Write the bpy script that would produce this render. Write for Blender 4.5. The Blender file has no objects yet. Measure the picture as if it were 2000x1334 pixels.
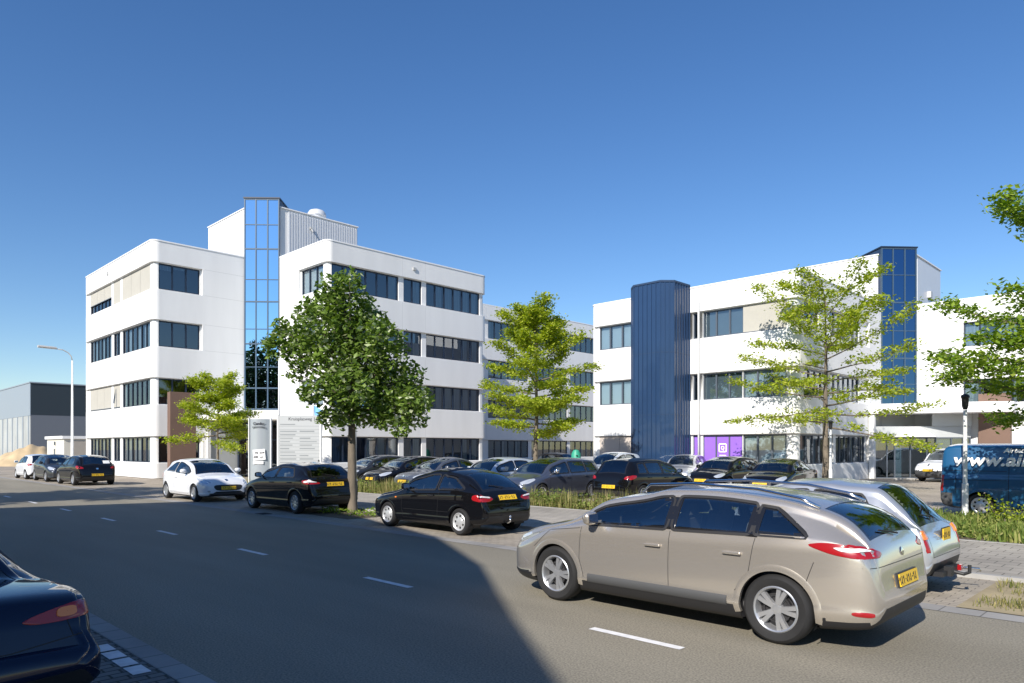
import bpy, bmesh, math, random
import numpy as np
from mathutils import Vector, Matrix
from mathutils.bvhtree import BVHTree
R_ = math.radians
random.seed(7); RNG = np.random.default_rng(7)
S = bpy.context.scene; COL = S.collection

# ---------------------------------------------------------------- camera, sky, sun
CAMH = 1.82; FPX = 1390.0
cam = bpy.data.objects.new('camera', bpy.data.cameras.new('camera')); COL.objects.link(cam)
cam.location = (0, 0, CAMH); cam.rotation_euler = (R_(90), 0, R_(44.63))
cam.data.sensor_width = 36; cam.data.lens = 36*FPX/2000; cam.data.shift_y = 208/2000
cam.data.clip_start = .1; cam.data.clip_end = 3000
S.camera = cam
SUNT = Vector((-.2695, .9634, 0)); SUNE = math.atan(.665)      # the way shadows run, and the sun's elevation
wd = bpy.data.worlds.new('World'); S.world = wd; wd.use_nodes = True
nt = wd.node_tree; bg = nt.nodes['Background']
sky = nt.nodes.new('ShaderNodeTexSky'); sky.sky_type = 'NISHITA'; sky.sun_disc = False
tosun = Vector((-SUNT.x*math.cos(SUNE), -SUNT.y*math.cos(SUNE), math.sin(SUNE)))
sky.sun_elevation = SUNE; sky.sun_rotation = math.atan2(tosun.x, tosun.y)
sky.air_density = 1.0; sky.dust_density = .15; sky.ozone_density = 3.0; sky.altitude = 0
hs = nt.nodes.new('ShaderNodeHueSaturation'); hs.inputs['Saturation'].default_value = 1.22; hs.inputs['Hue'].default_value = .507; hs.inputs['Value'].default_value = 1.10
nt.links.new(sky.outputs[0], hs.inputs['Color']); nt.links.new(hs.outputs[0], bg.inputs[0]); bg.inputs[1].default_value = .098
sl = bpy.data.lights.new('sun', 'SUN'); sl.energy = 5.0; sl.angle = R_(.53); sl.color = (1, .935, .845)
sun = bpy.data.objects.new('sun', sl); COL.objects.link(sun)
sun.rotation_euler = tosun.to_track_quat('Z', 'Y').to_euler(); sun.location = (-20, -40, 40)
S.view_settings.view_transform = 'Standard'; S.view_settings.look = 'None'
S.view_settings.exposure = 0.42; S.view_settings.gamma = 1
S.render.engine = 'CYCLES'

# world frame: +x runs along the street to the right, +y away across it
def w(X, Y): return (.7117*X-.7025*Y, .7025*X+.7117*Y)
def FX(px, y0):
    q = (px-1000)/FPX; return y0*(.7117*q-.7025)/(.7117+.7025*q)
def FY(px, x0):
    q = (px-1000)/FPX; return -x0*(.7117+.7025*q)/(.7025-.7117*q)
def at(px, Y): return w((px-1000)/FPX*Y, Y)

# ---------------------------------------------------------------- materials
M = {}
def mat(name, col, rough=.6, metal=0, coat=0, spec=.5, noise=0, nscale=4, bump=0, bscale=60, trans=0, alpha=1, stretch=None, col2=None, ndet=6):
    m = bpy.data.materials.new(name); m.use_nodes = True; M[name] = m
    n = m.node_tree.nodes; l = m.node_tree.links; b = n['Principled BSDF']
    b.inputs['Base Color'].default_value = (*col, 1); b.inputs['Roughness'].default_value = rough
    b.inputs['Metallic'].default_value = metal; b.inputs['Coat Weight'].default_value = coat
    b.inputs['Coat Roughness'].default_value = .03
    b.inputs['Specular IOR Level'].default_value = spec
    if noise or bump:
        tc = n.new('ShaderNodeTexCoord'); mp = n.new('ShaderNodeMapping'); l.new(tc.outputs['Object'], mp.inputs[0])
        if stretch: mp.inputs['Scale'].default_value = stretch
    if noise:
        t = n.new('ShaderNodeTexNoise'); t.inputs['Scale'].default_value = nscale; t.inputs['Detail'].default_value = ndet
        l.new(mp.outputs[0], t.inputs['Vector'])
        r = n.new('ShaderNodeMapRange'); r.inputs[1].default_value = .3; r.inputs[2].default_value = .7
        l.new(t.outputs[0], r.inputs[0])
        x = n.new('ShaderNodeMix'); x.data_type = 'RGBA'; l.new(r.outputs[0], x.inputs[0])
        c2 = col2 or tuple(c*(1-noise) for c in col)
        x.inputs[6].default_value = (*c2, 1); x.inputs[7].default_value = (*col, 1)
        l.new(x.outputs[2], b.inputs['Base Color'])
    if bump:
        t2 = n.new('ShaderNodeTexNoise'); t2.inputs['Scale'].default_value = bscale; t2.inputs['Detail'].default_value = 4
        l.new(mp.outputs[0], t2.inputs['Vector'])
        bp = n.new('ShaderNodeBump'); bp.inputs['Strength'].default_value = bump; bp.inputs['Distance'].default_value = .01
        l.new(t2.outputs[0], bp.inputs['Height']); l.new(bp.outputs[0], b.inputs['Normal'])
    return m
def paint(name, col, metal=.55, rough=.32):
    m = mat(name, col, rough=rough, metal=metal, coat=1.0, spec=.5 if max(col) > .1 else 0)
    n = m.node_tree.nodes; l = m.node_tree.links
    b = n['Principled BSDF']; o = n['Material Output']
    tc = n.new('ShaderNodeTexCoord')
    fl = n.new('ShaderNodeTexNoise'); fl.inputs['Scale'].default_value = 2.2; fl.inputs['Detail'].default_value = 5
    l.new(tc.outputs['Object'], fl.inputs['Vector'])
    mr = n.new('ShaderNodeMapRange'); mr.inputs[3].default_value = .02; mr.inputs[4].default_value = .09 if max(col) > .1 else .035   # dust on the clear coat
    mr.inputs[1].default_value = .35; mr.inputs[2].default_value = .75
    l.new(fl.outputs[0], mr.inputs[0]); l.new(mr.outputs[0], b.inputs['Coat Roughness'])
    d = n.new('ShaderNodeBsdfDiffuse'); d.inputs[0].default_value = (.09, .09, .09, 1)
    g = n.new('ShaderNodeNewGeometry'); mx = n.new('ShaderNodeMixShader')
    l.new(g.outputs['Backfacing'], mx.inputs[0]); l.new(b.outputs[0], mx.inputs[1]); l.new(d.outputs[0], mx.inputs[2])
    l.new(mx.outputs[0], o.inputs[0])
    return m
def glass(name, tint, refl, rcol=(1, 1, 1), rough=.01, fres=1.45, wav=0):
    m = bpy.data.materials.new(name); m.use_nodes = True; M[name] = m
    n = m.node_tree.nodes; l = m.node_tree.links; n.remove(n['Principled BSDF']); o = n['Material Output']
    t = n.new('ShaderNodeBsdfTransparent'); t.inputs[0].default_value = (*tint, 1)
    g = n.new('ShaderNodeBsdfGlossy'); g.inputs[0].default_value = (*rcol, 1); g.inputs['Roughness'].default_value = rough
    f = n.new('ShaderNodeFresnel'); f.inputs[0].default_value = fres
    a = n.new('ShaderNodeMath'); a.operation = 'MULTIPLY_ADD'; a.inputs[1].default_value = 1-refl; a.inputs[2].default_value = refl
    mx = n.new('ShaderNodeMixShader')
    l.new(f.outputs[0], a.inputs[0]); l.new(a.outputs[0], mx.inputs[0]); l.new(t.outputs[0], mx.inputs[1]); l.new(g.outputs[0], mx.inputs[2])
    l.new(mx.outputs[0], o.inputs[0])
    if wav:
        tc = n.new('ShaderNodeTexCoord'); nz = n.new('ShaderNodeTexNoise'); nz.inputs['Scale'].default_value = .8
        l.new(tc.outputs['Object'], nz.inputs['Vector'])
        bp = n.new('ShaderNodeBump'); bp.inputs['Strength'].default_value = wav; bp.inputs['Distance'].default_value = .02
        l.new(nz.outputs[0], bp.inputs['Height']); l.new(bp.outputs[0], g.inputs['Normal'])
    return m
def blocks(name, c1, c2, mortar, bw, bh, ms, stain=.35, rot=0, rough=.85, bumpy=.5):
    """paving or brickwork: running-bond units with worn colour and recessed joints"""
    m = bpy.data.materials.new(name); m.use_nodes = True; M[name] = m
    n = m.node_tree.nodes; l = m.node_tree.links; b = n['Principled BSDF']; b.inputs['Roughness'].default_value = rough
    b.inputs['Specular IOR Level'].default_value = .3
    tc = n.new('ShaderNodeTexCoord'); mp = n.new('ShaderNodeMapping'); mp.inputs['Rotation'].default_value = rot if isinstance(rot, tuple) else (0, 0, rot)
    l.new(tc.outputs['Object'], mp.inputs[0])
    t = n.new('ShaderNodeTexBrick'); t.inputs['Scale'].default_value = 1
    t.inputs['Color1'].default_value = (*c1, 1); t.inputs['Color2'].default_value = (*c2, 1); t.inputs['Mortar'].default_value = (*mortar, 1)
    t.inputs['Brick Width'].default_value = bw; t.inputs['Row Height'].default_value = bh; t.inputs['Mortar Size'].default_value = ms
    l.new(mp.outputs[0], t.inputs['Vector'])
    nz = n.new('ShaderNodeTexNoise'); nz.inputs['Scale'].default_value = .55; nz.inputs['Detail'].default_value = 8; nz.inputs['Roughness'].default_value = .65
    l.new(tc.outputs['Object'], nz.inputs['Vector'])
    mr = n.new('ShaderNodeMapRange'); mr.inputs[1].default_value = .35; mr.inputs[2].default_value = .68
    mr.inputs[3].default_value = 1-stain; mr.inputs[4].default_value = 1.08
    l.new(nz.outputs[0], mr.inputs[0])
    mu = n.new('ShaderNodeMix'); mu.data_type = 'RGBA'; mu.blend_type = 'MULTIPLY'; mu.inputs[0].default_value = 1
    l.new(t.outputs[0], mu.inputs[6]); l.new(mr.outputs[0], mu.inputs[7]); l.new(mu.outputs[2], b.inputs['Base Color'])
    bp = n.new('ShaderNodeBump'); bp.inputs['Strength'].default_value = bumpy; bp.inputs['Distance'].default_value = .01; bp.invert = True
    l.new(t.outputs['Fac'], bp.inputs['Height']); l.new(bp.outputs[0], b.inputs['Normal'])
    return m
def leafmat(name, c1, c2, c3=None, tr=.45, rough=.5):
    m = bpy.data.materials.new(name); m.use_nodes = True; M[name] = m
    n = m.node_tree.nodes; l = m.node_tree.links; b = n['Principled BSDF']; o = n['Material Output']
    b.inputs['Roughness'].default_value = rough; b.inputs['Specular IOR Level'].default_value = .35
    g = n.new('ShaderNodeNewGeometry')
    cr = n.new('ShaderNodeValToRGB'); e = cr.color_ramp.elements
    e[0].color = (*c1, 1); e[1].color = (*c2, 1)
    if c3: z = e.new(.86); z.color = (*c2, 1); e[-1].color = (*c3, 1)
    l.new(g.outputs['Random Per Island'], cr.inputs[0])
    l.new(cr.outputs[0], b.inputs['Base Color'])
    t = n.new('ShaderNodeBsdfTranslucent'); h = n.new('ShaderNodeHueSaturation'); h.inputs['Saturation'].default_value = 1.15; h.inputs['Value'].default_value = 1.35
    l.new(cr.outputs[0], h.inputs['Color']); l.new(h.outputs[0], t.inputs[0])
    mx = n.new('ShaderNodeMixShader'); mx.inputs[0].default_value = tr
    l.new(b.outputs[0], mx.inputs[1]); l.new(t.outputs[0], mx.inputs[2]); l.new(mx.outputs[0], o.inputs[0])
    return m

mat('white_wall', (.80, .80, .79), rough=.55, noise=.085, nscale=1.1, stretch=(1, 1, .16), bump=.05, bscale=25)
mat('coping', (.84, .84, .84), rough=.4)
mat('joint', (.55, .55, .54), rough=.8)
mat('cladding', (.62, .64, .67), rough=.4, metal=.1)
mat('frame_navy', (.012, .022, .045), rough=.35, spec=.5)
mat('frame_grey', (.10, .12, .15), rough=.4, metal=.2)
mat('frame_tower', (.05, .09, .14), rough=.4, metal=.1)
mat('screen', (.44, .425, .375), rough=.8, noise=.06, nscale=2)
mat('screen_pink', (.52, .465, .42), rough=.8, noise=.05, nscale=2)
mat('curtain', (.62, .66, .68), rough=.9, noise=.5, nscale=3, stretch=(9, 9, .2), ndet=2)
mat('blind_white', (.74, .78, .80), rough=.8, noise=.05, nscale=2)
mat('blind_grey', (.26, .29, .31), rough=.8, noise=.1, nscale=2)
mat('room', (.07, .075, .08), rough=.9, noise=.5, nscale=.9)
mat('purple', (.27, .13, .60), rough=.45)
mat('logo_white', (.85, .82, .9), rough=.5)
mat('stair_blue', (.019, .052, .128), rough=.38, metal=.2, coat=.35, noise=.12, nscale=.6).node_tree.nodes['Principled BSDF'].inputs['Coat IOR'].default_value = 1.6
mat('blue_cap', (.02, .045, .10), rough=.5)
mat('roofing', (.12, .12, .13), rough=.9)
mat('brown_wall', (.185, .115, .085), rough=.7, noise=.12, nscale=.8)
mat('pole_white', (.72, .73, .72), rough=.4)
mat('pole_grey', (.50, .50, .49), rough=.5, metal=.2)
mat('black_plastic', (.018, .018, .02), rough=.5)
mat('dark_grey_plastic', (.06, .062, .065), rough=.6)
mat('rubber', (.016, .016, .017), rough=.8, noise=.3, nscale=8)
mat('alloy', (.52, .53, .55), rough=.3, metal=.7)
mat('hubcap', (.60, .61, .62), rough=.38, metal=.5)
mat('hub_dark', (.035, .035, .038), rough=.6, metal=.4)
mat('seat_cloth', (.13, .13, .135), rough=.9)
mat('lamp_clear', (.70, .74, .78), rough=.08, metal=.5, coat=1)
mat('lamp_red', (.30, .008, .012), rough=.15, coat=.5)
mat('lamp_orange', (.75, .20, .02), rough=.15, coat=1)
mat('lamp_white', (.72, .70, .70), rough=.12, coat=1)
mat('plate_yellow', (.80, .50, .02), rough=.4)
mat('plate_ink', (.02, .02, .02), rough=.5)
mat('plate_blue', (.02, .06, .35), rough=.4)
mat('chrome', (.75, .76, .78), rough=.12, metal=1)
mat('bark', (.20, .165, .125), rough=.9, noise=.45, nscale=7, stretch=(1, 1, .3), bump=.8, bscale=30)
mat('bark_dark', (.055, .045, .038), rough=.9, noise=.4, nscale=9)
mat('sand', (.56, .43, .26), rough=.95, noise=.3, nscale=.8, bump=.5, bscale=8)
mat('soil', (.16, .125, .085), rough=.95, noise=.5, nscale=3)
mat('concrete', (.42, .41, .39), rough=.85, noise=.25, nscale=2)
mat('wall_grey', (.30, .35, .40), rough=.45, metal=.2)
mat('wall_dark', (.022, .034, .044), rough=.5)
mat('panel_grey', (.13, .145, .17), rough=.5)
mat('panel_light', (.45, .47, .47), rough=.35, noise=.25, nscale=.3)
mat('hut_wall', (.66, .64, .56), rough=.7)
mat('garage_door', (.40, .37, .33), rough=.6)
mat('sign_face', (.40, .44, .47), rough=.3, metal=.3, coat=.4)
mat('sign_grey', (.43, .45, .455), rough=.45)
mat('sign_ink', (.03, .035, .045), rough=.6)
mat('sign_line', (.24, .26, .27), rough=.6)
mat('paper', (.80, .80, .80), rough=.7)
mat('flag_blue', (.20, .48, .80), rough=.8)
mat('green_bin', (.03, .30, .20), rough=.5)
mat('van_letter', (.93, .93, .94), rough=.5)
mat('marking', (.80, .80, .80), rough=.7, noise=.25, nscale=9)
blocks('brickwork', (.20, .10, .07), (.26, .14, .10), (.35, .33, .30), .21, .065, .008, rot=(R_(90), 0, 0))
glass('win_glass', (.50, .58, .62), .17, (.84, .89, .94), wav=.02)
glass('tower_glass', (.02, .05, .09), .80, (.56, .82, 1.0), wav=.03)
glass('tower_glass_dark', (.02, .05, .09), .40, (.22, .42, .74), wav=.03)
glass('car_glass', (.80, .88, .86), .17, (.85, .95, 1))
glass('car_glass_tint', (.10, .12, .13), .12, (.9, .95, 1))
mat('frit', (.012, .012, .013), rough=.15, coat=.6)
blocks('paving_beige', (.45, .39, .31), (.39, .335, .27), (.21, .185, .15), .21, .105, .006, stain=.28, rot=R_(45))
blocks('paving_bay', (.42, .37, .30), (.36, .32, .26), (.17, .15, .13), .21, .105, .006, stain=.3)
blocks('paving_slab', (.42, .385, .33), (.37, .34, .295), (.15, .14, .12), .30, .30, .008, stain=.3)
blocks('paving_left', (.20, .205, .20), (.16, .165, .165), (.055, .06, .05), .21, .105, .010, stain=.35, rot=R_(90), bumpy=1)
blocks('gutter', (.34, .33, .31), (.30, .29, .275), (.16, .155, .145), .40, .5, .008, stain=.25)
# asphalt: chippings, repairs and tyre-polished tracks
m = mat('asphalt', (.075, .073, .07), rough=.82, spec=.35)
n = m.node_tree.nodes; l = m.node_tree.links; b = n['Principled BSDF']
tc = n.new('ShaderNodeTexCoord')
v = n.new('ShaderNodeTexNoise'); v.inputs['Scale'].default_value = 55; v.inputs['Detail'].default_value = 3; l.new(tc.outputs['Object'], v.inputs['Vector'])
mp = n.new('ShaderNodeMapping'); mp.inputs['Scale'].default_value = (.12, .7, 1); l.new(tc.outputs['Object'], mp.inputs[0])
v2 = n.new('ShaderNodeTexNoise'); v2.inputs['Scale'].default_value = 1.1; v2.inputs['Detail'].default_value = 7; l.new(mp.outputs[0], v2.inputs['Vector'])
c1 = n.new('ShaderNodeMapRange'); c1.inputs[1].default_value = .25; c1.inputs[2].default_value = .75; c1.inputs[3].default_value = .55; c1.inputs[4].default_value = 1.45; l.new(v.outputs[0], c1.inputs[0])
c2 = n.new('ShaderNodeMapRange'); c2.inputs[1].default_value = .3; c2.inputs[2].default_value = .7; c2.inputs[3].default_value = .84; c2.inputs[4].default_value = 1.12; l.new(v2.outputs[0], c2.inputs[0])
mm = n.new('ShaderNodeMath'); mm.operation = 'MULTIPLY'; l.new(c1.outputs[0], mm.inputs[0]); l.new(c2.outputs[0], mm.inputs[1])
mx = n.new('ShaderNodeMix'); mx.data_type = 'RGBA'; mx.blend_type = 'MULTIPLY'; mx.inputs[0].default_value = 1; mx.inputs[6].default_value = (.232, .212, .166, 1)
l.new(mm.outputs[0], mx.inputs[7]); l.new(mx.outputs[2], b.inputs['Base Color'])
bp = n.new('ShaderNodeBump'); bp.inputs['Strength'].default_value = .5; bp.inputs['Distance'].default_value = .006; l.new(v.outputs[0], bp.inputs['Height']); l.new(bp.outputs[0], b.inputs['Normal'])

# ---------------------------------------------------------------- helpers
def link(name, me, parent=None, mats=(), smooth=False, angle=None):
    o = bpy.data.objects.new(name, me); COL.objects.link(o)
    for k in mats: me.materials.append(M[k] if isinstance(k, str) else k)
    if parent:
        o.parent = parent
        if parent.name in WORLD: o.matrix_parent_inverse = Matrix.Translation(-parent.location)
    if smooth:
        for p in me.polygons: p.use_smooth = True
        if angle: me.set_sharp_from_angle(angle=R_(angle))
    return o
def tag(o, label=None, cat=None, group=None, kind=None):
    if label: o['label'] = label
    if cat: o['category'] = cat
    if group: o['group'] = group
    if kind: o['kind'] = kind
    return o
def empty(name, loc, rz=0):
    o = bpy.data.objects.new(name, None); COL.objects.link(o); o.location = loc; o.rotation_euler = (0, 0, rz); o.empty_display_size = .3
    return o
WORLD = set()
def wempty(name, loc):
    """an Empty at the base of a thing whose parts are written in street coordinates"""
    o = empty(name, loc); WORLD.add(o.name); return o
class MB:
    """collects boxes, tubes, prisms and lathes; build() links them as ONE mesh object"""
    def __init__(s): s.v = []; s.f = []; s.m = []
    def add(s, vs, fs, mi=0):
        b = len(s.v); s.v += [tuple(v) for v in vs]; s.f += [tuple(b+i for i in f) for f in fs]; s.m += [mi]*len(fs)
    def box(s, x0, x1, y0, y1, z0, z1, mi=0):
        s.add([(x0,y0,z0),(x1,y0,z0),(x1,y1,z0),(x0,y1,z0),(x0,y0,z1),(x1,y0,z1),(x1,y1,z1),(x0,y1,z1)],
              [(3,2,1,0),(4,5,6,7),(0,1,5,4),(1,2,6,5),(2,3,7,6),(3,0,4,7)], mi)
    def obox(s, c, ux, uy, uz, hx, hy, hz, mi=0):
        c, ux, uy, uz = map(Vector, (c, ux, uy, uz)); vs = []
        for k in (-1, 1):
            for i, j in ((-1,-1),(1,-1),(1,1),(-1,1)): vs.append(c+ux*hx*i+uy*hy*j+uz*hz*k)
        s.add(vs, [(3,2,1,0),(4,5,6,7),(0,1,5,4),(1,2,6,5),(2,3,7,6),(3,0,4,7)], mi)
    def prism(s, poly, z0, z1, mi=0, bottom=True):
        n = len(poly); vs = [(x, y, z0) for x, y in poly]+[(x, y, z1) for x, y in poly]
        fs = [(i, (i+1) % n, n+(i+1) % n, n+i) for i in range(n)]+[tuple(range(n, 2*n))]
        if bottom: fs.append(tuple(range(n-1, -1, -1)))
        s.add(vs, fs, mi)
    def tube(s, pts, rad, seg=10, mi=0, cap=True):
        pts = [Vector(p) for p in pts]; n = len(pts)
        if not hasattr(rad, '__len__'): rad = [rad]*n
        vs = []; prev = None
        for i, p in enumerate(pts):
            d = (pts[min(i+1, n-1)]-pts[max(i-1, 0)]).normalized()
            a = prev if prev and abs(prev.dot(d)) < .95 else (Vector((1, 0, 0)) if abs(d.x) < .9 else Vector((0, 1, 0)))
            u = (a-d*a.dot(d)).normalized(); prev = u; v_ = d.cross(u)
            for k in range(seg):
                t = 2*math.pi*k/seg; vs.append(p+(u*math.cos(t)+v_*math.sin(t))*rad[i])
        fs = [(i*seg+k, i*seg+(k+1) % seg, (i+1)*seg+(k+1) % seg, (i+1)*seg+k) for i in range(n-1) for k in range(seg)]
        if cap: fs += [tuple(range(seg-1, -1, -1)), tuple(range((n-1)*seg, n*seg))]
        s.add(vs, fs, mi)
    def lathe(s, prof, c=(0,0,0), axis='z', seg=24, mi=0):
        n = len(prof); vs = []
        for r, h in prof:
            for k in range(seg):
                t = 2*math.pi*k/seg; a, b_ = r*math.cos(t), r*math.sin(t)
                p = (a, b_, h) if axis == 'z' else ((a, h, b_) if axis == 'y' else (h, a, b_))
                vs.append((p[0]+c[0], p[1]+c[1], p[2]+c[2]))
        s.add(vs, [(i*seg+k, i*seg+(k+1) % seg, (i+1)*seg+(k+1) % seg, (i+1)*seg+k) for i in range(n-1) for k in range(seg)], mi)
    def mesh(s, name):
        me = bpy.data.meshes.new(name); me.from_pydata(s.v, [], s.f); me.polygons.foreach_set('material_index', s.m); me.update(); return me
    def build(s, name, mats, parent=None, smooth=False, angle=None, fix=True, bevel=0):
        me = s.mesh(name)
        if fix:
            bm = bmesh.new(); bm.from_mesh(me); bmesh.ops.recalc_face_normals(bm, faces=bm.faces); bm.to_mesh(me); bm.free()
        o = link(name, me, parent, mats if isinstance(mats, (list, tuple)) else [mats], smooth, angle)
        if bevel:
            b = o.modifiers.new('bevel', 'BEVEL'); b.width = bevel; b.segments = 2; b.limit_method = 'ANGLE'; b.angle_limit = R_(40)
        return o
def text_mesh(txt, size, ext=.004, shear=0, bold=0, align='CENTER', sx=1):
    cu = bpy.data.curves.new('lettering', 'FONT'); cu.body = txt; cu.size = size; cu.extrude = ext; cu.shear = shear; cu.offset = bold; cu.align_x = align; cu.resolution_u = 3
    o = bpy.data.objects.new('tmp', cu); COL.objects.link(o); bpy.context.view_layer.update()
    me = bpy.data.meshes.new_from_object(o.evaluated_get(bpy.context.evaluated_depsgraph_get()))
    bpy.data.objects.remove(o); bpy.data.curves.remove(cu)
    if sx != 1:
        for v in me.vertices: v.co.x *= sx
    return me
def lettering(name, txt, size, mats, parent, mw, **k):
    me = text_mesh(txt, size, **k); me.materials.clear()
    me.transform(mw); return link(name, me, parent, [mats])
def face_matrix(o, ux, uz=(0,0,1)):
    """letters lie in the plane spanned by ux and uz, at point o"""
    ux, uz = Vector(ux).normalized(), Vector(uz).normalized(); n = ux.cross(uz)
    return Matrix(((ux.x, uz.x, n.x, o[0]), (ux.y, uz.y, n.y, o[1]), (ux.z, uz.z, n.z, o[2]), (0, 0, 0, 1)))

# ---------------------------------------------------------------- ground
def sheet(name, poly, z, m, kind='structure'):
    mb = MB(); mb.add([(x, y, z) for x, y in poly], [tuple(range(len(poly)))])
    o = mb.build(name, m, fix=False)
    o['kind'] = kind; return o
def rect(x0, x1, y0, y1): return [(x0, y0), (x1, y0), (x1, y1), (x0, y1)]
sheet('ground', rect(-700, 500, -500, 700), -.03, 'paving_beige')
sheet('road', rect(-400, 200, 2.32, 9.0), .0, 'asphalt')
sheet('gutter', rect(-400, 200, 9.0, 9.34), .003, 'gutter')
sheet('gutter', rect(-400, 200, 2.12, 2.32), .003, 'gutter')
sheet('parking_bay', rect(-400, -2.1, 9.34, 11.6), .0, 'paving_bay')
sheet('parking_bay', rect(-400, 200, -.35, 2.12), .0, 'paving_left')
for nm, x0, x1, y0, y1, mt in (('kerb', -33, 200, 11.6, 11.72, 'concrete'), ('pavement', -33, 200, 11.72, 15.7, 'paving_slab'), ('kerb', -33, 200, 15.7, 15.8, 'concrete'),
                               ('kerb', -400, 200, -.47, -.35, 'concrete'), ('pavement', -400, 200, -4, -.47, 'paving_left')):
    mb = MB(); mb.box(x0, x1, y0, y1, -.03, .06 if nm == 'pavement' else .068); mb.build(nm, mt)['kind'] = 'structure'
sheet('parking_lot', rect(-33.2, 60, 16.9, 80), .0, 'paving_beige')
sheet('planting_bed', rect(-33, -7.5, 15.8, 16.85), .03, 'soil')
sheet('planting_bed', rect(-7.5, 30, 15.8, 20.6), .03, 'soil')
mat('dry_verge', (.40, .33, .20), rough=.95, noise=.4, nscale=1.6, bump=.6, bscale=30)
sheet('verge', rect(-2.1, 6, 9.34, 11.6), .01, 'dry_verge')
mb = MB(); pts = []
for k in range(9):
    t = math.pi/2+math.pi/2*k/8; pts.append((-.35+.75*math.cos(t), 10.6+.75*math.sin(t)))
mb.prism(pts+[(-1.1, 9.5), (6, 9.5), (6, 11.35)], -.03, .10)
mb.build('traffic_island', 'concrete', bevel=.02)['kind'] = 'structure'
# lane dashes: 1 m painted, 3 m gap, in line with the measured ones
for k in range(30):
    x = -.45-4.02*k
    mb = MB(); mb.add([(x, 5.62, .005), (x+1.04, 5.62, .005), (x+1.04, 5.72, .005), (x, 5.72, .005)], [(0, 1, 2, 3)])
    o = mb.build('lane_marking', 'marking', fix=False); o['kind'] = 'structure'
for k in range(4):
    mb = MB(); x = -7.3+k*.30; mb.add([(x, 1.92, .006), (x+.25, 1.92, .006), (x+.25, 2.06, .006), (x, 2.06, .006)], [(0, 1, 2, 3)])
    mb.build('bay_marking', 'marking', fix=False)['kind'] = 'structure'

# road gully in the gutter
def plate_thing(name, x, y, lab):
    mb = MB()
    mb.box(x-.22, x+.22, y-.14, y-.12, 0, .014); mb.box(x-.22, x+.22, y+.12, y+.14, 0, .014)
    for k in range(9): mb.box(x-.20+k*.05-.012, x-.20+k*.05+.012, y-.12, y+.12, 0, .012)
    tag(mb.build(name, 'hub_dark'), lab, 'drain cover')
plate_thing('road_gully', FX(515, 9.17), 9.17, 'iron road gully in the gutter before the black five-door hatchback')

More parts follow.
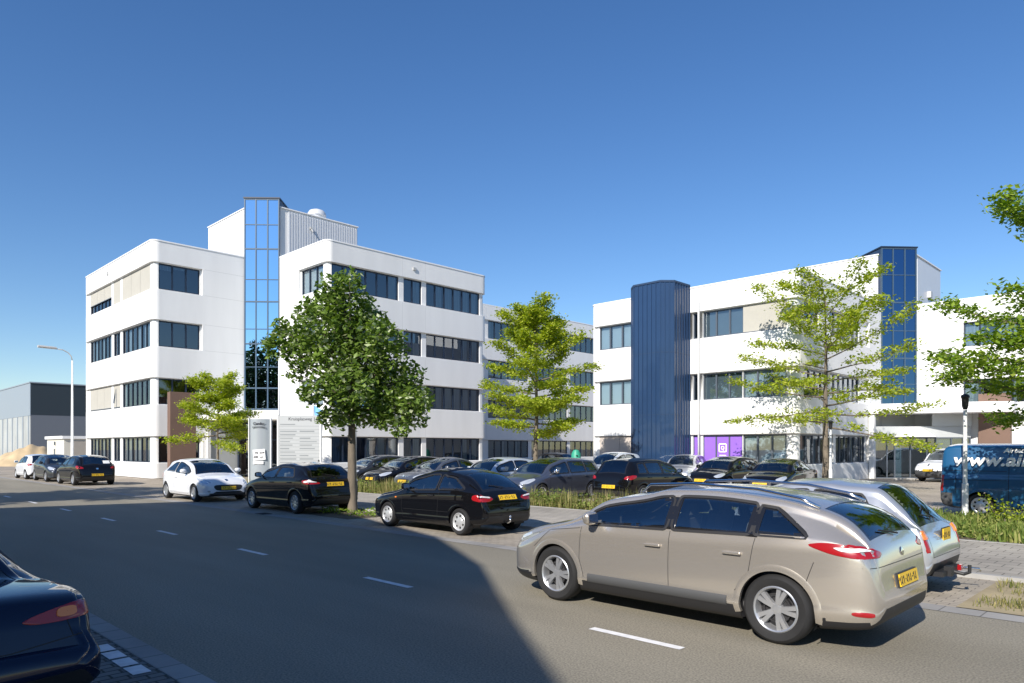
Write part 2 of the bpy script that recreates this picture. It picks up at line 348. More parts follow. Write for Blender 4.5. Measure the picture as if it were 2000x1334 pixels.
# ---------------------------------------------------------------- buildings
class Wall:
    """outline walked with the outside on the right; rounded corners, recessed slots (depth .15) and window holes"""
    D = (0, .15, .36)
    def __init__(s, pts, rad):
        s.n = len(pts); s.pts = [Vector(p) for p in pts]; s.P = []; s.N = []; s.S = []; s.base = []; s.len = []
        L = 0
        for i in range(s.n):
            a, b, c = s.pts[i-1], s.pts[i], s.pts[(i+1) % s.n]
            d0 = (b-a).normalized(); d1 = (c-b).normalized(); r = rad[i]
            n0 = Vector((d0.y, -d0.x)); n1 = Vector((d1.y, -d1.x))
            if r > 0:
                cen = b-n0*r-n1*r; pts_ = []
                K = 6
                for k in range(K+1):
                    t = k/K*math.pi/2; nn = n0*math.cos(t)+n1*math.sin(t); pts_.append((cen+nn*r, nn))
            else: pts_ = [(b, n0), (b, n1)]
            if i == 0: s.close = pts_[0]; pts_ = pts_[1:] if r == 0 else pts_[-1:]; s.first = pts_
            for k, (p, nn) in enumerate(pts_):
                if s.P: L += (p-s.P[-1]).length if (p-s.P[-1]).length > 1e-6 else 0
                s.P.append(p); s.N.append(nn); s.S.append(L)
            s.base.append(L-(r if r > 0 else 0)); s.len.append((c-b).length)
        p, nn = s.close; L += (p-s.P[-1]).length; s.P.append(p); s.N.append(nn); s.S.append(L); s.total = L
    def at_s(s, q, depth=0):
        for i in range(len(s.S)-1):
            if s.S[i] <= q <= s.S[i+1] and s.S[i+1] > s.S[i]:
                t = (q-s.S[i])/(s.S[i+1]-s.S[i]); p = s.P[i].lerp(s.P[i+1], t); nn = s.N[i].lerp(s.N[i+1], t).normalized()
                a, b = s.N[i], s.N[i+1]
                if (a-b).length > 1e-4 and (a-b).length < 1: pass
                else: nn = b if (s.P[i+1]-s.P[i]).length < 1e-4 else Vector(((s.P[i+1]-s.P[i]).y, -(s.P[i+1]-s.P[i]).x)).normalized()
                return p-nn*depth, nn
        return s.P[-1]-s.N[-1]*depth, s.N[-1]
    def sd(s, seg, d): return s.base[seg]+d
    def build(s, z0, z1, slots, holes, parent, matname='white_wall', name='wall'):
        """slots / holes: (s0, s1, z0, z1)"""
        S_ = set(round(q, 4) for q in s.S); Z = {z0, z1}
        for a, b, c, d in slots+holes: S_ |= {round(a, 4), round(b, 4)}; Z |= {round(c, 4), round(d, 4)}
        S_ = sorted(S_); Z = sorted(Z)
        def lvl(sc, zc):
            for a, b, c, d in holes:
                if a < sc < b and c < zc < d: return 2
            for a, b, c, d in slots:
                if a < sc < b and c < zc < d: return 1
            return 0
        mb = MB(); vid = {}
        ns, nz = len(S_)-1, len(Z)-1
        G_ = [[lvl((S_[i]+S_[i+1])/2, (Z[j]+Z[j+1])/2) for j in range(nz)] for i in range(ns)]
        def v(i, j, lv, side):
            q = S_[i]+(1e-5 if side > 0 else -1e-5); q = min(max(q, 0), s.total)
            p, nn = s.at_s(q, s.D[lv]); key = (round(p.x, 3), round(p.y, 3), j)
            if key not in vid: vid[key] = len(mb.v); mb.v.append((p.x, p.y, Z[j]))
            return vid[key]
        def f(*ids):
            u = []
            for k in ids:
                if k not in u: u.append(k)
            if len(u) > 2: mb.f.append(tuple(u)); mb.m.append(0)
        for i in range(ns):
            for j in range(nz):
                g = G_[i][j]
                if g < 2: f(v(i, j, g, 1), v(i+1, j, g, -1), v(i+1, j+1, g, -1), v(i, j+1, g, 1))
                if j+1 < nz and G_[i][j+1] != g:
                    h = G_[i][j+1]; f(v(i, j+1, g, 1), v(i+1, j+1, g, -1), v(i+1, j+1, h, -1), v(i, j+1, h, 1))
                if i+1 < ns and G_[i+1][j] != g:
                    h = G_[i+1][j]; f(v(i+1, j, g, -1), v(i+1, j+1, g, -1), v(i+1, j+1, h, 1), v(i+1, j, h, 1))
        o = mb.build(name, matname, parent, smooth=True, angle=35)
        b = o.modifiers.new('bevel', 'BEVEL'); b.width = .045; b.segments = 2; b.limit_method = 'ANGLE'; b.angle_limit = R_(50); b.harden_normals = True
        # coping on the parapet and the flat roof behind it
        ring = []
        for k in range(len(s.P)-1):
            p = s.P[k]
            if ring and (ring[-1][0]-p).length < 1e-3: continue
            ring.append((p, s.N[k]))
        mb = MB(); m = len(ring)
        A = [(p+nn*.03, z1-.05) for p, nn in ring]; B = [(p+nn*.03, z1+.03) for p, nn in ring]; C = [(p-nn*.35, z1+.03) for p, nn in ring]; D = [(p-nn*.35, z1-.3) for p, nn in ring]
        vs = [(p.x, p.y, z) for L_ in (A, B, C, D) for p, z in L_]
        mb.add(vs, [(r*m+k, r*m+(k+1) % m, (r+1)*m+(k+1) % m, (r+1)*m+k) for r in range(3) for k in range(m)])
        mb.build('coping', 'coping', parent)
        mb = MB(); mb.add([(p.x, p.y, z1-.28) for p, nn in ring], [tuple(range(m))]); mb.build('roof', 'roofing', parent)
        return o
    def window(s, s0, s1, zb, zt, panes, parent, inner='room', screens=(), screen_drop=1.0, screenmat='screen', fr='frame_navy', gl='win_glass', curtains=(), curtmat='curtain', lab=None, panels=()):
        """one window on a straight stretch: frame > pane, blinds; a dim room behind it"""
        p0, nn = s.at_s(s0+1e-4); p1, _ = s.at_s(s1-1e-4)
        u = (p1-p0).normalized(); W = (p1-p0).length; u3 = Vector((u.x, u.y, 0)); n3 = Vector((nn.x, nn.y, 0))
        H = zt-zb; ft = .055
        def pt(a, dep, z): q = p0+u*a-nn*dep; return Vector((q.x, q.y, z))
        mb = MB(); dy = .245
        def bar(a0, a1, z_0, z_1, d=dy, th=.04, mi=0):
            mb.obox(pt((a0+a1)/2, d, (z_0+z_1)/2), u3, n3, (0, 0, 1), (a1-a0)/2, th, (z_1-z_0)/2, mi)
        bar(.002, W-.002, zb+.002, zb+ft); bar(.002, W-.002, zt-ft-.02, zt-.002); bar(.002, ft, zb+ft, zt-ft-.02); bar(W-ft, W-.002, zb+ft, zt-ft-.02)
        fr_ = panes if hasattr(panes, '__len__') else [k/panes for k in range(panes+1)]
        for a in fr_[1:-1]: bar(W*a-.04, W*a+.04, zb+ft, zt-ft-.02)
        o = mb.build('window', fr, parent)
        if lab: o['label'] = lab
        mb = MB(); q = [pt(.03, dy+.01, zb+.03), pt(W-.03, dy+.01, zb+.03), pt(W-.03, dy+.01, zt-.03), pt(.03, dy+.01, zt-.03)]
        mb.add(q, [(0, 1, 2, 3)]); mb.build('pane', gl, o, fix=False)
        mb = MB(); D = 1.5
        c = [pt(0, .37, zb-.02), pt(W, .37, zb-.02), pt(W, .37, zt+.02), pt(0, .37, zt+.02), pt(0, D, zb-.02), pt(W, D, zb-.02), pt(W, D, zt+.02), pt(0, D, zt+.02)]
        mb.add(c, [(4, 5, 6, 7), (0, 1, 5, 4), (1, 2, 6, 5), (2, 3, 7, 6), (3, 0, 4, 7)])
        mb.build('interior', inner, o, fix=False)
        if curtains:
            for a, b, *r in curtains:
                mb = MB(); drop = r[0] if r else 1; n = max(2, int((b-a)*W/.05)); zz = zt-.03-(H-.06)*drop
                ps = [pt(W*(a+(b-a)*k/n), .33+(.012*(k % 2) if curtmat == 'curtain' else 0), 0) for k in range(n+1)]
                mb.add([(p.x, p.y, zz) for p in ps]+[(p.x, p.y, zt-.03) for p in ps], [(k, k+1, n+2+k, n+1+k) for k in range(n)])
                mb.build('curtain' if curtmat == 'curtain' else 'blind', curtmat, o, fix=False)
        if screens:
            for a, b in screens:
                mb = MB(); mb.obox(pt(W*(a+b)/2, .165, zt-.02-(H-.04)*screen_drop/2), u3, n3, (0, 0, 1), W*(b-a)/2-.012, .008, (H-.04)*screen_drop/2)
                mb.obox(pt(W*(a+b)/2, .16, zt-.02-(H-.04)*screen_drop), u3, n3, (0, 0, 1), W*(b-a)/2-.012, .016, .02, 1)
                mb.build('sun_screen', [screenmat, 'frame_grey'], o)
        for a, b, mm_ in panels:
            mb = MB(); mb.obox(pt(W*(a+b)/2, .222, (zb+zt)/2), u3, n3, (0, 0, 1), W*(b-a)/2-.05, .008, H/2-.07); mb.build('window_film', mm_, o)
        return o
def joints(wall, segs, zs, parent):
    mb = MB()
    for (a, b) in segs:
        for z in zs:
            p0, nn = wall.at_s(a+1e-4); p1, _ = wall.at_s(b-1e-4); c = (p0+p1)/2; u = (p1-p0).normalized()
            mb.obox((c.x, c.y, z), (u.x, u.y, 0), (nn.x, nn.y, 0), (0, 0, 1), (p1-p0).length/2, .002, .009)
    mb.build('panel_joints', 'joint', parent)
def ang_box(mb, x0, x1, y0, y1, z0, z1): mb.box(min(x0, x1), max(x0, x1), min(y0, y1), max(y0, y1), z0, z1)
def glass_tower(P1, P2, zb, zt, rows, parent, gl, back):
    """glazed stair shaft set across an inner corner: frame with three columns of panes"""
    P1, P2 = Vector(P1), Vector(P2); u = (P2-P1).normalized(); nn = Vector((u.y, -u.x)); W = (P2-P1).length
    P1 = P1+nn*.12; P2 = P2+nn*.12
    u3 = (u.x, u.y, 0); n3 = (nn.x, nn.y, 0); mb = MB()
    def bar(a0, a1, z0, z1, th=.06):
        c = P1+u*(a0+a1)/2-nn*.06; mb.obox((c.x, c.y, (z0+z1)/2), u3, n3, (0, 0, 1), (a1-a0)/2, th, (z1-z0)/2)
    zs = [zt-(zt-zb)*r for r in rows]
    bar(0, .07, zb, zt, .062); bar(W-.07, W, zb, zt, .062)
    for k in (1, 2): bar(W*k/3-.035, W*k/3+.035, zb, zt, .058)
    for k, z in enumerate(zs):
        h = .10 if k in (0, len(zs)-1) else (.09 if k % 2 == 0 else .045); bar(.07, W-.07, z-h if k == 0 else z-h/2, z if k == 0 else z+h/2, .055)
    o = mb.build('glass_shaft', 'frame_tower', parent)
    mb = MB()
    a, b = P1-nn*.05, P2-nn*.05
    for k in range(3):
        for j in range(len(zs)-1):
            q0 = a+u*(W*k/3); q1 = a+u*(W*(k+1)/3); t = random.uniform(-.006, .006); t2 = random.uniform(-.006, .006)
            mb.add([(q0.x, q0.y+t, zs[j+1]), (q1.x, q1.y-t, zs[j+1]), (q1.x, q1.y-t+t2, zs[j]), (q0.x, q0.y+t+t2, zs[j])], [(0, 1, 2, 3)])
    mb.build('pane', gl, o, fix=False)
    # shaft body: side cheeks, cap and back wall
    q = [P1-nn*.14, P2-nn*.14, P2-nn*back+u*.0, P1-nn*back]
    mb = MB(); mb.prism([(p.x, p.y) for p in q], zb, zt-.04); mb.build('shaft_wall', 'blue_cap', parent)
    q = [P1+nn*.04-u*.05, P2+nn*.04+u*.05, P2-nn*back+u*.05, P1-nn*back-u*.05]
    mb = MB(); mb.prism([(p.x, p.y) for p in q], zt-.02, zt+.06); mb.build('shaft_roof', 'frame_navy', parent)

# --- four-storey office, left
b1 = wempty('office_building', (-45, 15.1, 0))
tag(b1, 'four-storey white office with tall pale blue glass shaft in its inner corner', 'building')
W1 = Wall([(-58.9, 36), (-58.9, 15.1), (-45, 15.1), (-45, 20.85), (-43.55, 22.4), (-37.6, 22.4), (-37.6, 35.5), (-44.93, 35.5), (-44.93, 68), (-56, 68)], [0, .4, .4, 0, 0, .4, .4, 0, 0, 0])
TOPS = [2.50, 6.02, 9.50, 12.95]; WH = 1.56; ROOF1 = 14.27
sl1, ho1, jobs = [], [], []
SEG = {'left': 1, 'aright': 2, 'bleft': 4, 'bright': 5, 'cface': 7}
for k, zt in enumerate(TOPS):
    zb = zt-WH
    sl1.append((W1.sd(1, .25), W1.sd(2, 2.95), zb-.03, zt+.03))            # recess running round the left corner
    if k != 0: sl1.append((W1.sd(4, 2.6), W1.sd(6, .6), zb-.03, zt+.03))          # round the middle corner
    else: sl1.append((W1.sd(4, 5.2), W1.sd(6, .6), zb-.03, zt+.03))
    sl1.append((W1.sd(7, .0), W1.sd(7, 31), zb-.03, zt+.03))
    def J(seg, a, b, panes, **kw):
        h = (W1.sd(seg, a), W1.sd(seg, b), zb, zt); ho1.append(h); jobs.append((h, panes, kw))
    rl = .9-.12*k
    for a, b, n in ((.89, 5.73, 3), (6.17, 7.56, 1), (7.97, 13.11, 3)):
        kw = dict(curtains=[((i+.12+.3*random.random())/n, (i+.75+.2*random.random())/n) for i in range(n)])
        pn = [i/(2*n) for i in range(2*n+1)] if n > 1 else [0, .5, 1]
        if k == 3: kw = dict(screens=[(i/n, (i+1)/n) for i in range(n)], screen_drop=.60 if a < 1 else 1.0); 
        if k == 1 and a < 7: kw = dict(screens=[(i/n, (i+1)/n) for i in range(n)], screen_drop=.97)
        if k == 1 and a > 7: kw = dict(curtains=[(.0, .06)])
        J(1, a, b, pn, **kw)
    J(2, .42, 2.85, 3, curtains=[(0.02, .32, .22), (.34, .66, .12)] if k == 3 else [], gl='win_glass')
    if k:
        J(4, 2.72, 5.3, 3, curtains=[(0, 1)], curtmat='blind_white')
    n = 13.1
    J(5, .41, 5.34, 6, curtains=[(.86, .97)] if k == 3 else ([(.3, .5), (.6, .8)] if k else [(.5, .62), (.66, .8), (.85, .97)]))
    J(5, 5.75, 7.23, 2, curtains=[(.55, .95)])
    J(5, 7.62, 12.5, 6, curtains=[(.2, .3), (.36, .48), (.53, .64), (.7, .8), (.86, .96)] if k in (3, 1) else [(.7, .78), (.88, .97)])
    for a, b, n_ in ((.4, 6.5, 7), (7.2, 12.3, 6), (12.75, 17.85, 6), (18.3, 23.5, 6), (24.0, 29.8, 6)):
        J(7, a, b, n_, curtains=[((i+.15)/n_, (i+.15+.5*random.random())/n_) for i in range(n_) if random.random() < .6])
wall1 = W1.build(0, ROOF1, sl1, ho1, b1)
for h, n_, kw in jobs: W1.window(h[0], h[1], h[2], h[3], n_, b1, **kw)
joints(W1, [(W1.sd(2, 3.1), W1.sd(2, 5.72)), (W1.sd(4, .1), W1.sd(4, 2.55))], [t+.03 for t in TOPS[1:]]+[t-WH-.03 for t in TOPS[1:]], b1)
mb = MB()   # vertical joints between facade panels
for sg, dd in ((1, (5.95, 7.76)), (5, (5.54, 7.43)), (7, (6.85, 12.5, 18.1, 23.7))):
    for d in dd:
        for z0, z1 in [(TOPS[k]+.06, TOPS[k+1]-WH-.06) for k in range(3)]+[(TOPS[3]+.06, ROOF1-.06)]:
            p, nn = W1.at_s(W1.sd(sg, d)); u = Vector((-nn.y, nn.x)); mb.obox((p.x, p.y, (z0+z1)/2), (u.x, u.y, 0), (nn.x, nn.y, 0), (0, 0, 1), .007, .002, (z1-z0)/2)
mb.build('panel_joints', 'joint', b1)
# plant room over the stair: smooth walls left, ribbed cladding right
PH = 17.55
mb = MB(); mb.prism([(-51.2, 20.95), (-45.0, 20.95), (-43.55, 22.5), (-43.55, 28.4), (-51.2, 28.4)], ROOF1-.2, PH); mb.build('plant_room', 'white_wall', b1, bevel=.02)
mb = MB()
y = 23.1
while y < 28.3: mb.box(-43.55, -43.49, y, y+.10, ROOF1-.1, PH-.12); y += .19
mb.box(-43.549, -43.525, 23.05, 28.38, ROOF1-.15, PH-.1)
mb.build('ribbed_cladding', 'cladding', b1)
mb = MB(); mb.prism([(-51.25, 20.9), (-44.98, 20.9), (-43.47, 22.45), (-43.47, 28.45), (-51.25, 28.45)], PH, PH+.07); mb.build('coping', 'coping', b1)
mb = MB(); mb.box(-43.49, -43.36, 24.6, 24.75, 16.6, 16.72); mb.tube([(-43.4, 24.7, 16.6), (-43.3, 24.75, 16.4)], .05, 8); mb.build('floodlight', 'pole_grey', b1)
mb = MB(); mb.lathe([(.0, .80), (.25, .78), (.5, .68), (.62, .50), (.64, .34), (.56, .32), (.5, .0)], (-44.45, 25.7, PH+.06), seg=28); mb.build('roof_vent', 'cladding', b1, smooth=True, angle=40)
glass_tower((-45.05, 20.80), (-43.50, 22.45), 4.35, 18.1, [0, .125, .24, .385, .49, .62, .69, .80, .90, 1], b1, 'tower_glass', 4.2)
# round wall louvre and lamp on the facade
for x, y, z, nx in ((-53.4, 15.09, 13.65, 0), (-37.59, 28.9, 13.65, 1)):
    mb = MB()
    if nx: mb.box(-37.6, -37.52, y-.12, y+.12, z-.1, z+.08)
    else: mb.box(x-.12, x+.12, 15.02, 15.1, z-.1, z+.08)
    mb.build('wall_lamp', 'pole_grey', b1)
# entrance: canopy slab across the corner, brown fin wall, glazed doors in shade
mb = MB(); mb.prism([(-45.02, 17.9), (-38.1, 22.25), (-38.1, 22.45), (-43.5, 22.45), (-45.02, 20.8)], 3.55, 4.12); mb.build('canopy', 'white_wall', b1, bevel=.03)
mb = MB(); mb.box(-43.15, -42.72, 15.3, FY(383, -42.72), 0, 5.06); mb.build('fin_wall', 'brown_wall', b1, bevel=.015)
mb = MB(); mb.box(-44.99, -44.80, 18.3, 18.5, 0, 3.55); mb.build('column', 'white_wall', b1)
mb = MB(); mb.box(-45.0, -44.9, 18.5, 20.3, 0, 3.5); mb.build('entrance_panel', 'sign_grey', b1)
p1, p2 = Vector((-44.9, 20.4)), Vector((-42.9, 22.35)); u = (p2-p1).normalized(); nn = Vector((u.y, -u.x)); c = (p1+p2)/2+nn*.2
mb = MB(); L = (p2-p1).length
for a in (-.5, -.25, 0, .25, .5):
    q = c+u*L*a; mb.obox((q.x, q.y, 1.7), (u.x, u.y, 0), (nn.x, nn.y, 0), (0, 0, 1), .05, .05, 1.7)
for z in (.06, 2.35, 3.4): mb.obox((c.x, c.y, z), (u.x, u.y, 0), (nn.x, nn.y, 0), (0, 0, 1), L/2, .045, .05)
door = mb.build('entrance_door', 'frame_navy', b1)
mb = MB(); mb.obox((c.x, c.y, 1.7), (u.x, u.y, 0), (nn.x, nn.y, 0), (0, 0, 1), L/2, .012, 1.65); mb.build('pane', 'win_glass', door)
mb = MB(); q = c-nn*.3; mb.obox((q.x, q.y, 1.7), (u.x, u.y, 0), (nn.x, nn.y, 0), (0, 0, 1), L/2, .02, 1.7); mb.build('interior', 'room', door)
mb = MB(); mb.box(-43.2, -41.6, 22.28, 22.40, .0, 2.7); mb.build('side_door', 'frame_navy', b1)
# notices on the wall right of the shaft
mb = MB(); mb.box(-40.95, -39.75, 22.36, 22.40, 4.3, 5.5); mb.build('wall_panel', 'sign_grey', b1)

# --- three-storey office, right
b2 = wempty('office_building', (-14.6, 34.85, 0))
tag(b2, 'three-storey white office with navy ribbed stair tower and dark blue glass shaft', 'building')
W2 = Wall([(-27.55, 60), (-27.55, 34.85), (-14.6, 34.85), (-14.6, 47.25), (-13.2, 48.8), (-6.9, 48.8), (-6.9, 75), (-20, 75)], [0, .4, .4, 0, 0, .4, 0, 0])
T2 = [2.52, 5.86, 9.25]; WH2 = 1.42; ROOF2 = 10.65
sl2, ho2, jobs = [], [], []
for k, zt in enumerate(T2):
    zb = zt-WH2 if k else .98
    sl2.append((W2.sd(1, .25), W2.sd(2, 10.2), zb-.03, zt+.03))
    def J(seg, a, b, panes, **kw):
        kw.setdefault('fr', 'frame_grey')
        h = (W2.sd(seg, a), W2.sd(seg, b), zb, zt); ho2.append(h); jobs.append((h, panes, kw))
    if k == 0:
        J(1, .58, 3.6, 2, screens=[(0, .5), (.5, 1)], screen_drop=.99, screenmat='screen_pink')
    else: J(1, .58, 3.9, [0, .23, .5, .76, 1], curtains=[(0, .22), (.26, .48), (.52, .8)], curtmat='blind_white')
    for a, b, pn, kw in ((7.05, 7.42, 1, dict(panels=[(0, 1, 'purple')] if k == 0 else [])),):
        J(1, a, b, pn, **kw)
    if k == 2:
        J(1, 7.66, 12.30, 6, screens=[(.5, 1)], curtains=[(0, .5)], curtmat='blind_grey')
    elif k == 1: 
        J(1, 7.66, 9.95, 3, curtains=[(0, 1)], curtmat='blind_grey'); J(1, 9.99, 12.30, 3, curtains=[(0, .95)], curtmat='blind_white')
    else:
        J(1, 7.66, 9.95, 3, panels=[(0, .333, 'purple'), (.333, .667, 'purple'), (.667, 1, 'purple')], lab='three panes covered in purple film')
        J(1, 9.99, 12.30, 3, curtains=[(.02, .98)], curtmat='blind_white')
    if k == 2: J(2, 1.1, 2.95, 2, gl='win_glass'); J(2, 4.5, 8.9, 6, curtains=[(0, .8)], curtmat='blind_white')
    elif k == 1: J(2, 1.1, 4.2, 4, curtains=[(.2, .6)]); J(2, 4.5, 8.9, 6, curtains=[(0, .9)], curtmat='blind_white')
    else: J(2, .6, 4.95, 5, curtains=[(.1, .2), (.35, .6)]); J(2, 5.3, 9.9, 6, curtains=[(.1, .2), (.3, .4), (.55, .65)])
    if k: J(4, 2.6, 5.8, 4, curtains=[(0, .3), (.5, .8)], fr='frame_navy')
wall2 = W2.build(0, ROOF2, sl2, ho2, b2)
for h, n_, kw in jobs: W2.window(h[0], h[1], h[2], h[3], n_, b2, **kw)
joints(W2, [(W2.sd(4, .1), W2.sd(4, 2.5))], [T2[2]+.03, T2[1]+.1, T2[2]-WH2-.03], b2)
joints(W2, [(W2.sd(1, .5), W2.sd(1, 4)), (W2.sd(1, 7.2), W2.sd(1, 12.4)), (W2.sd(2, .5), W2.sd(2, 12))], [ROOF2-.55], b2)
PH2 = 13.78
mb = MB(); mb.prism([(-21.2, 47.35), (-14.6, 47.35), (-13.2, 48.9), (-13.2, 54.6), (-21.2, 54.6)], ROOF2-.2, PH2); mb.build('plant_room', 'white_wall', b2, bevel=.02)
mb = MB(); mb.box(-13.2, -13.17, 49.3, 54.5, ROOF2-.1, PH2-.1); mb.build('ribbed_cladding', 'cladding', b2)
mb = MB(); mb.prism([(-21.25, 47.3), (-14.6, 47.3), (-13.12, 48.85), (-13.12, 54.65), (-21.25, 54.65)], PH2, PH2+.07); mb.build('coping', 'coping', b2)
mb = MB(); mb.box(-13.2, -12.95, 51.4, 51.8, 11.5, 11.9); mb.build('floodlight', 'pole_grey', b2)
glass_tower((-14.66, 47.18), (-13.15, 48.85), 3.9, 14.17, [0, .165, .33, .50, .665, .82, 1], b2, 'tower_glass_dark', 3.6)
# purple film emblem: white rounded square with a ring and a tail
mb = MB(); cx, zc = -27.55+8.8, 1.83; y0 = 34.85+.205
def rr(r, hw, n=6):
    out = []
    for sx, sz, a0 in ((1, 1, 0), (-1, 1, 90), (-1, -1, 180), (1, -1, 270)):
        for k in range(n+1): t = R_(a0+90*k/n); out.append((sx*(hw-r)+r*math.cos(t), sz*(hw-r)+r*math.sin(t)))
    return out
def ringmesh(a, b):
    n = len(a); mb.add([(cx+p[0], y0, zc+p[1]) for p in a]+[(cx+p[0], y0, zc+p[1]) for p in b], [(i, (i+1) % n, n+(i+1) % n, n+i) for i in range(n)])
ringmesh(rr(.09, .24), rr(.05, .175)); ringmesh(rr(.06, .095), rr(.03, .055)); mb.box(cx+.02, cx+.06, y0-.002, y0, zc-.16, zc-.05); mb.box(cx-.2, cx+.2, y0-.002, y0, zc-.42, zc-.38)
mb.build('emblem', 'logo_white', b2)
# navy stair tower: ribbed metal, chamfered front corners
x0, x1, yw, yf, ch, zt = -23.35, -20.62, 34.84, 32.72, .52, 10.72
poly = [(x0, yw), (x0, yf+ch), (x0+ch, yf), (x1-ch, yf), (x1, yf+ch), (x1, yw)]
mb = MB(); mb.prism(poly, 0, zt); st = mb.build('stair_tower', 'stair_blue', b2)
mb = MB()
for i in range(5):
    a, b = Vector(poly[i]), Vector(poly[i+1]); u = (b-a).normalized(); nn = Vector((u.y, -u.x)); L = (b-a).length; n_ = max(1, round(L/.27))
    for k in range(n_+1):
        q = a+u*L*k/n_; mb.obox((q.x, q.y, zt/2), (u.x, u.y, 0), (nn.x, nn.y, 0), (0, 0, 1), .022, .038, zt/2-.01)
mb.build('seam', 'stair_blue', st)
mb = MB(); c = Vector(((x0+x1)/2, (yw+yf)/2)); q = [(c.x+(p[0]-c.x)*1.03, (c.y+(p[1]-c.y)*1.04) if p[1] < 34 else p[1]) for p in poly]
mb.prism(q, zt, zt+.1); mb.build('tower_cap', 'blue_cap', st)
mb = MB()
for z in (3.6, 6.95):
    q = [(c.x+(p[0]-c.x)*1.012, (c.y+(p[1]-c.y)*1.012) if p[1] < 34 else p[1]) for p in poly]; mb.prism(q, z, z+.04)
mb.build('flashing', 'blue_cap', st)
mb = MB(); mb.tube([(-20.0, 34.72, 0), (-20.0, 34.72, 9.9)], .05, 10); mb.build('downpipe', 'pole_white', b2, smooth=True)
# entrance of the right building
mb = MB(); mb.prism([(-14.62, 44.9), (-9.6, 46.6), (-7.9, 47.6), (-7.9, 48.82), (-13.2, 48.82), (-14.62, 47.2)], 3.83, 4.42); mb.build('canopy', 'white_wall', b2, bevel=.03)
mb = MB(); mb.box(-9.75, -8.2, 48.35, 48.82, 0, 4.95); mb.build('fin_wall', 'brown_wall', b2, bevel=.015)
p1, p2 = Vector((-14.5, 45.3)), Vector((-10.2, 48.6)); u = (p2-p1).normalized(); nn = Vector((u.y, -u.x)); L = (p2-p1).length; c = (p1+p2)/2
def ob(mb, a, b, z0, z1, off=0, th=.05):
    q = p1+u*(L*(a+b)/2)+nn*off; mb.obox((q.x, q.y, (z0+z1)/2), (u.x, u.y, 0), (nn.x, nn.y, 0), (0, 0, 1), L*(b-a)/2, th, (z1-z0)/2)
mb = MB(); ob(mb, 0, 1, 2.45, 3.1, .02); mb.build('fascia', 'sign_grey', b2)  # grey, not white: the shade under the canopy is put into its colour
mb = MB()
for a in (.0, .14, .22, .38, .55, .64, .8, .92, .99): ob(mb, a, a+.012, 0, 2.45)
ob(mb, 0, 1, 2.38, 2.45, .004); ob(mb, 0, 1, 0, .08, .004); d2 = mb.build('entrance_door', 'frame_grey', b2)
mb = MB(); ob(mb, 0, 1, .05, 2.42, -.01, .01); mb.build('pane', 'win_glass', d2)
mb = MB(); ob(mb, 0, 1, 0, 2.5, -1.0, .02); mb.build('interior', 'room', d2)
mb = MB(); ob(mb, .22, .30, .02, 2.4, -.06, .01); ob(mb, .64, .80, .02, 2.4, -.06, .01); mb.build('blind', 'blind_white', d2)
mb = MB(); q = p1+u*L*.42+nn*.1
vs = []
for z, hw, dp in ((2.46, 1.25, 1.0), (3.05, .42, .25)):
    for a, b_ in ((-1, 0), (-.62, 1), (.62, 1), (1, 0)): r = q+u*hw*a+nn*dp*b_; vs.append((r.x, r.y, z))
mb.add(vs, [(0, 1, 5, 4), (1, 2, 6, 5), (2, 3, 7, 6), (4, 5, 6, 7), (3, 2, 1, 0)]); mb.build('entrance_hood', 'white_wall', b2)
mb = MB(); mb.box(-14.55, -14.25, 44.75, 45.05, 0, 3.83); mb.build('column', 'white_wall', b2, bevel=.02)
mb = MB(); ob(mb, .60, 1.0, 3.1, 3.83, .15, .03); mb.build('soffit_panel', 'sign_grey', b2)

# --- distant warehouse, transformer hut and sand heap on the left
wh = wempty('warehouse', (-142, 28.4, 0)); tag(wh, 'large distant warehouse, dark upper band over grey panels, at the left edge', 'building')
mb = MB(); mb.box(-200, -142.1, 28.4, 90, 7.45, 12.8); mb.build('upper_wall', 'wall_dark', wh)
mb = MB(); mb.box(-200, -142.13, 28.43, 90, 0, 7.45); mb.build('lower_wall', 'panel_grey', wh)
mb = MB(); mb.box(-200, -142.1, 28.30, 28.39, 7.3, 12.8); mb.build('bright_cladding', 'wall_grey', wh)
mb = MB(); mb.box(-200, -142.2, 28.34, 28.42, 0, 7.28); mb.build('translucent_panels', 'panel_light', wh)
mb = MB(); x = -143
while x > -198: mb.box(x-.5, x, 28.26, 28.335, 0, 7.28); x -= 4.2
mb.build('panel_rib', 'wall_grey', wh)
mb = MB(); mb.box(-142.12, -142.05, 42.5, 46.5, 0, 7.2); mb.build('roller_door', 'wall_grey', wh)
mb = MB(); mb.box(-200.2, -141.95, 28.2, 90.2, 12.8, 13.0); mb.build('roof', 'wall_grey', wh)
hut = wempty('transformer_hut', (-66, 17, 0)); tag(hut, 'small cream flat-roofed hut with a garage side, left of the white office', 'hut')
hx0, hx1 = FX(92, 15.2), FX(125, 15.2)
mb = MB(); mb.box(hx0, hx1, 15.2, 22.5, 0, 2.55); mb.build('wall', 'hut_wall', hut)
mb = MB(); mb.box(hx0-.12, hx1+.12, 15.05, 22.6, 2.55, 2.78); mb.build('roof', 'coping', hut)
mb = MB(); xx = (hx0+hx1)/2; mb.box(xx-.28, xx+.28, 15.15, 15.22, .1, 2.0); dd = mb.build('door', 'hut_wall', hut)
mb = MB(); mb.box(xx-.16, xx+.14, 15.12, 15.16, 1.0, 1.75); mb.box(xx-.14, xx+.1, 15.12, 15.16, 2.05, 2.35); mb.build('vent', 'frame_grey', dd)
mb = MB(); mb.box(hx1, hx1+.04, 15.7, 18.4, .05, 2.4); mb.box(hx1, hx1+.04, 18.75, 21.6, .05, 2.4); mb.build('garage_door', 'garage_door', hut)
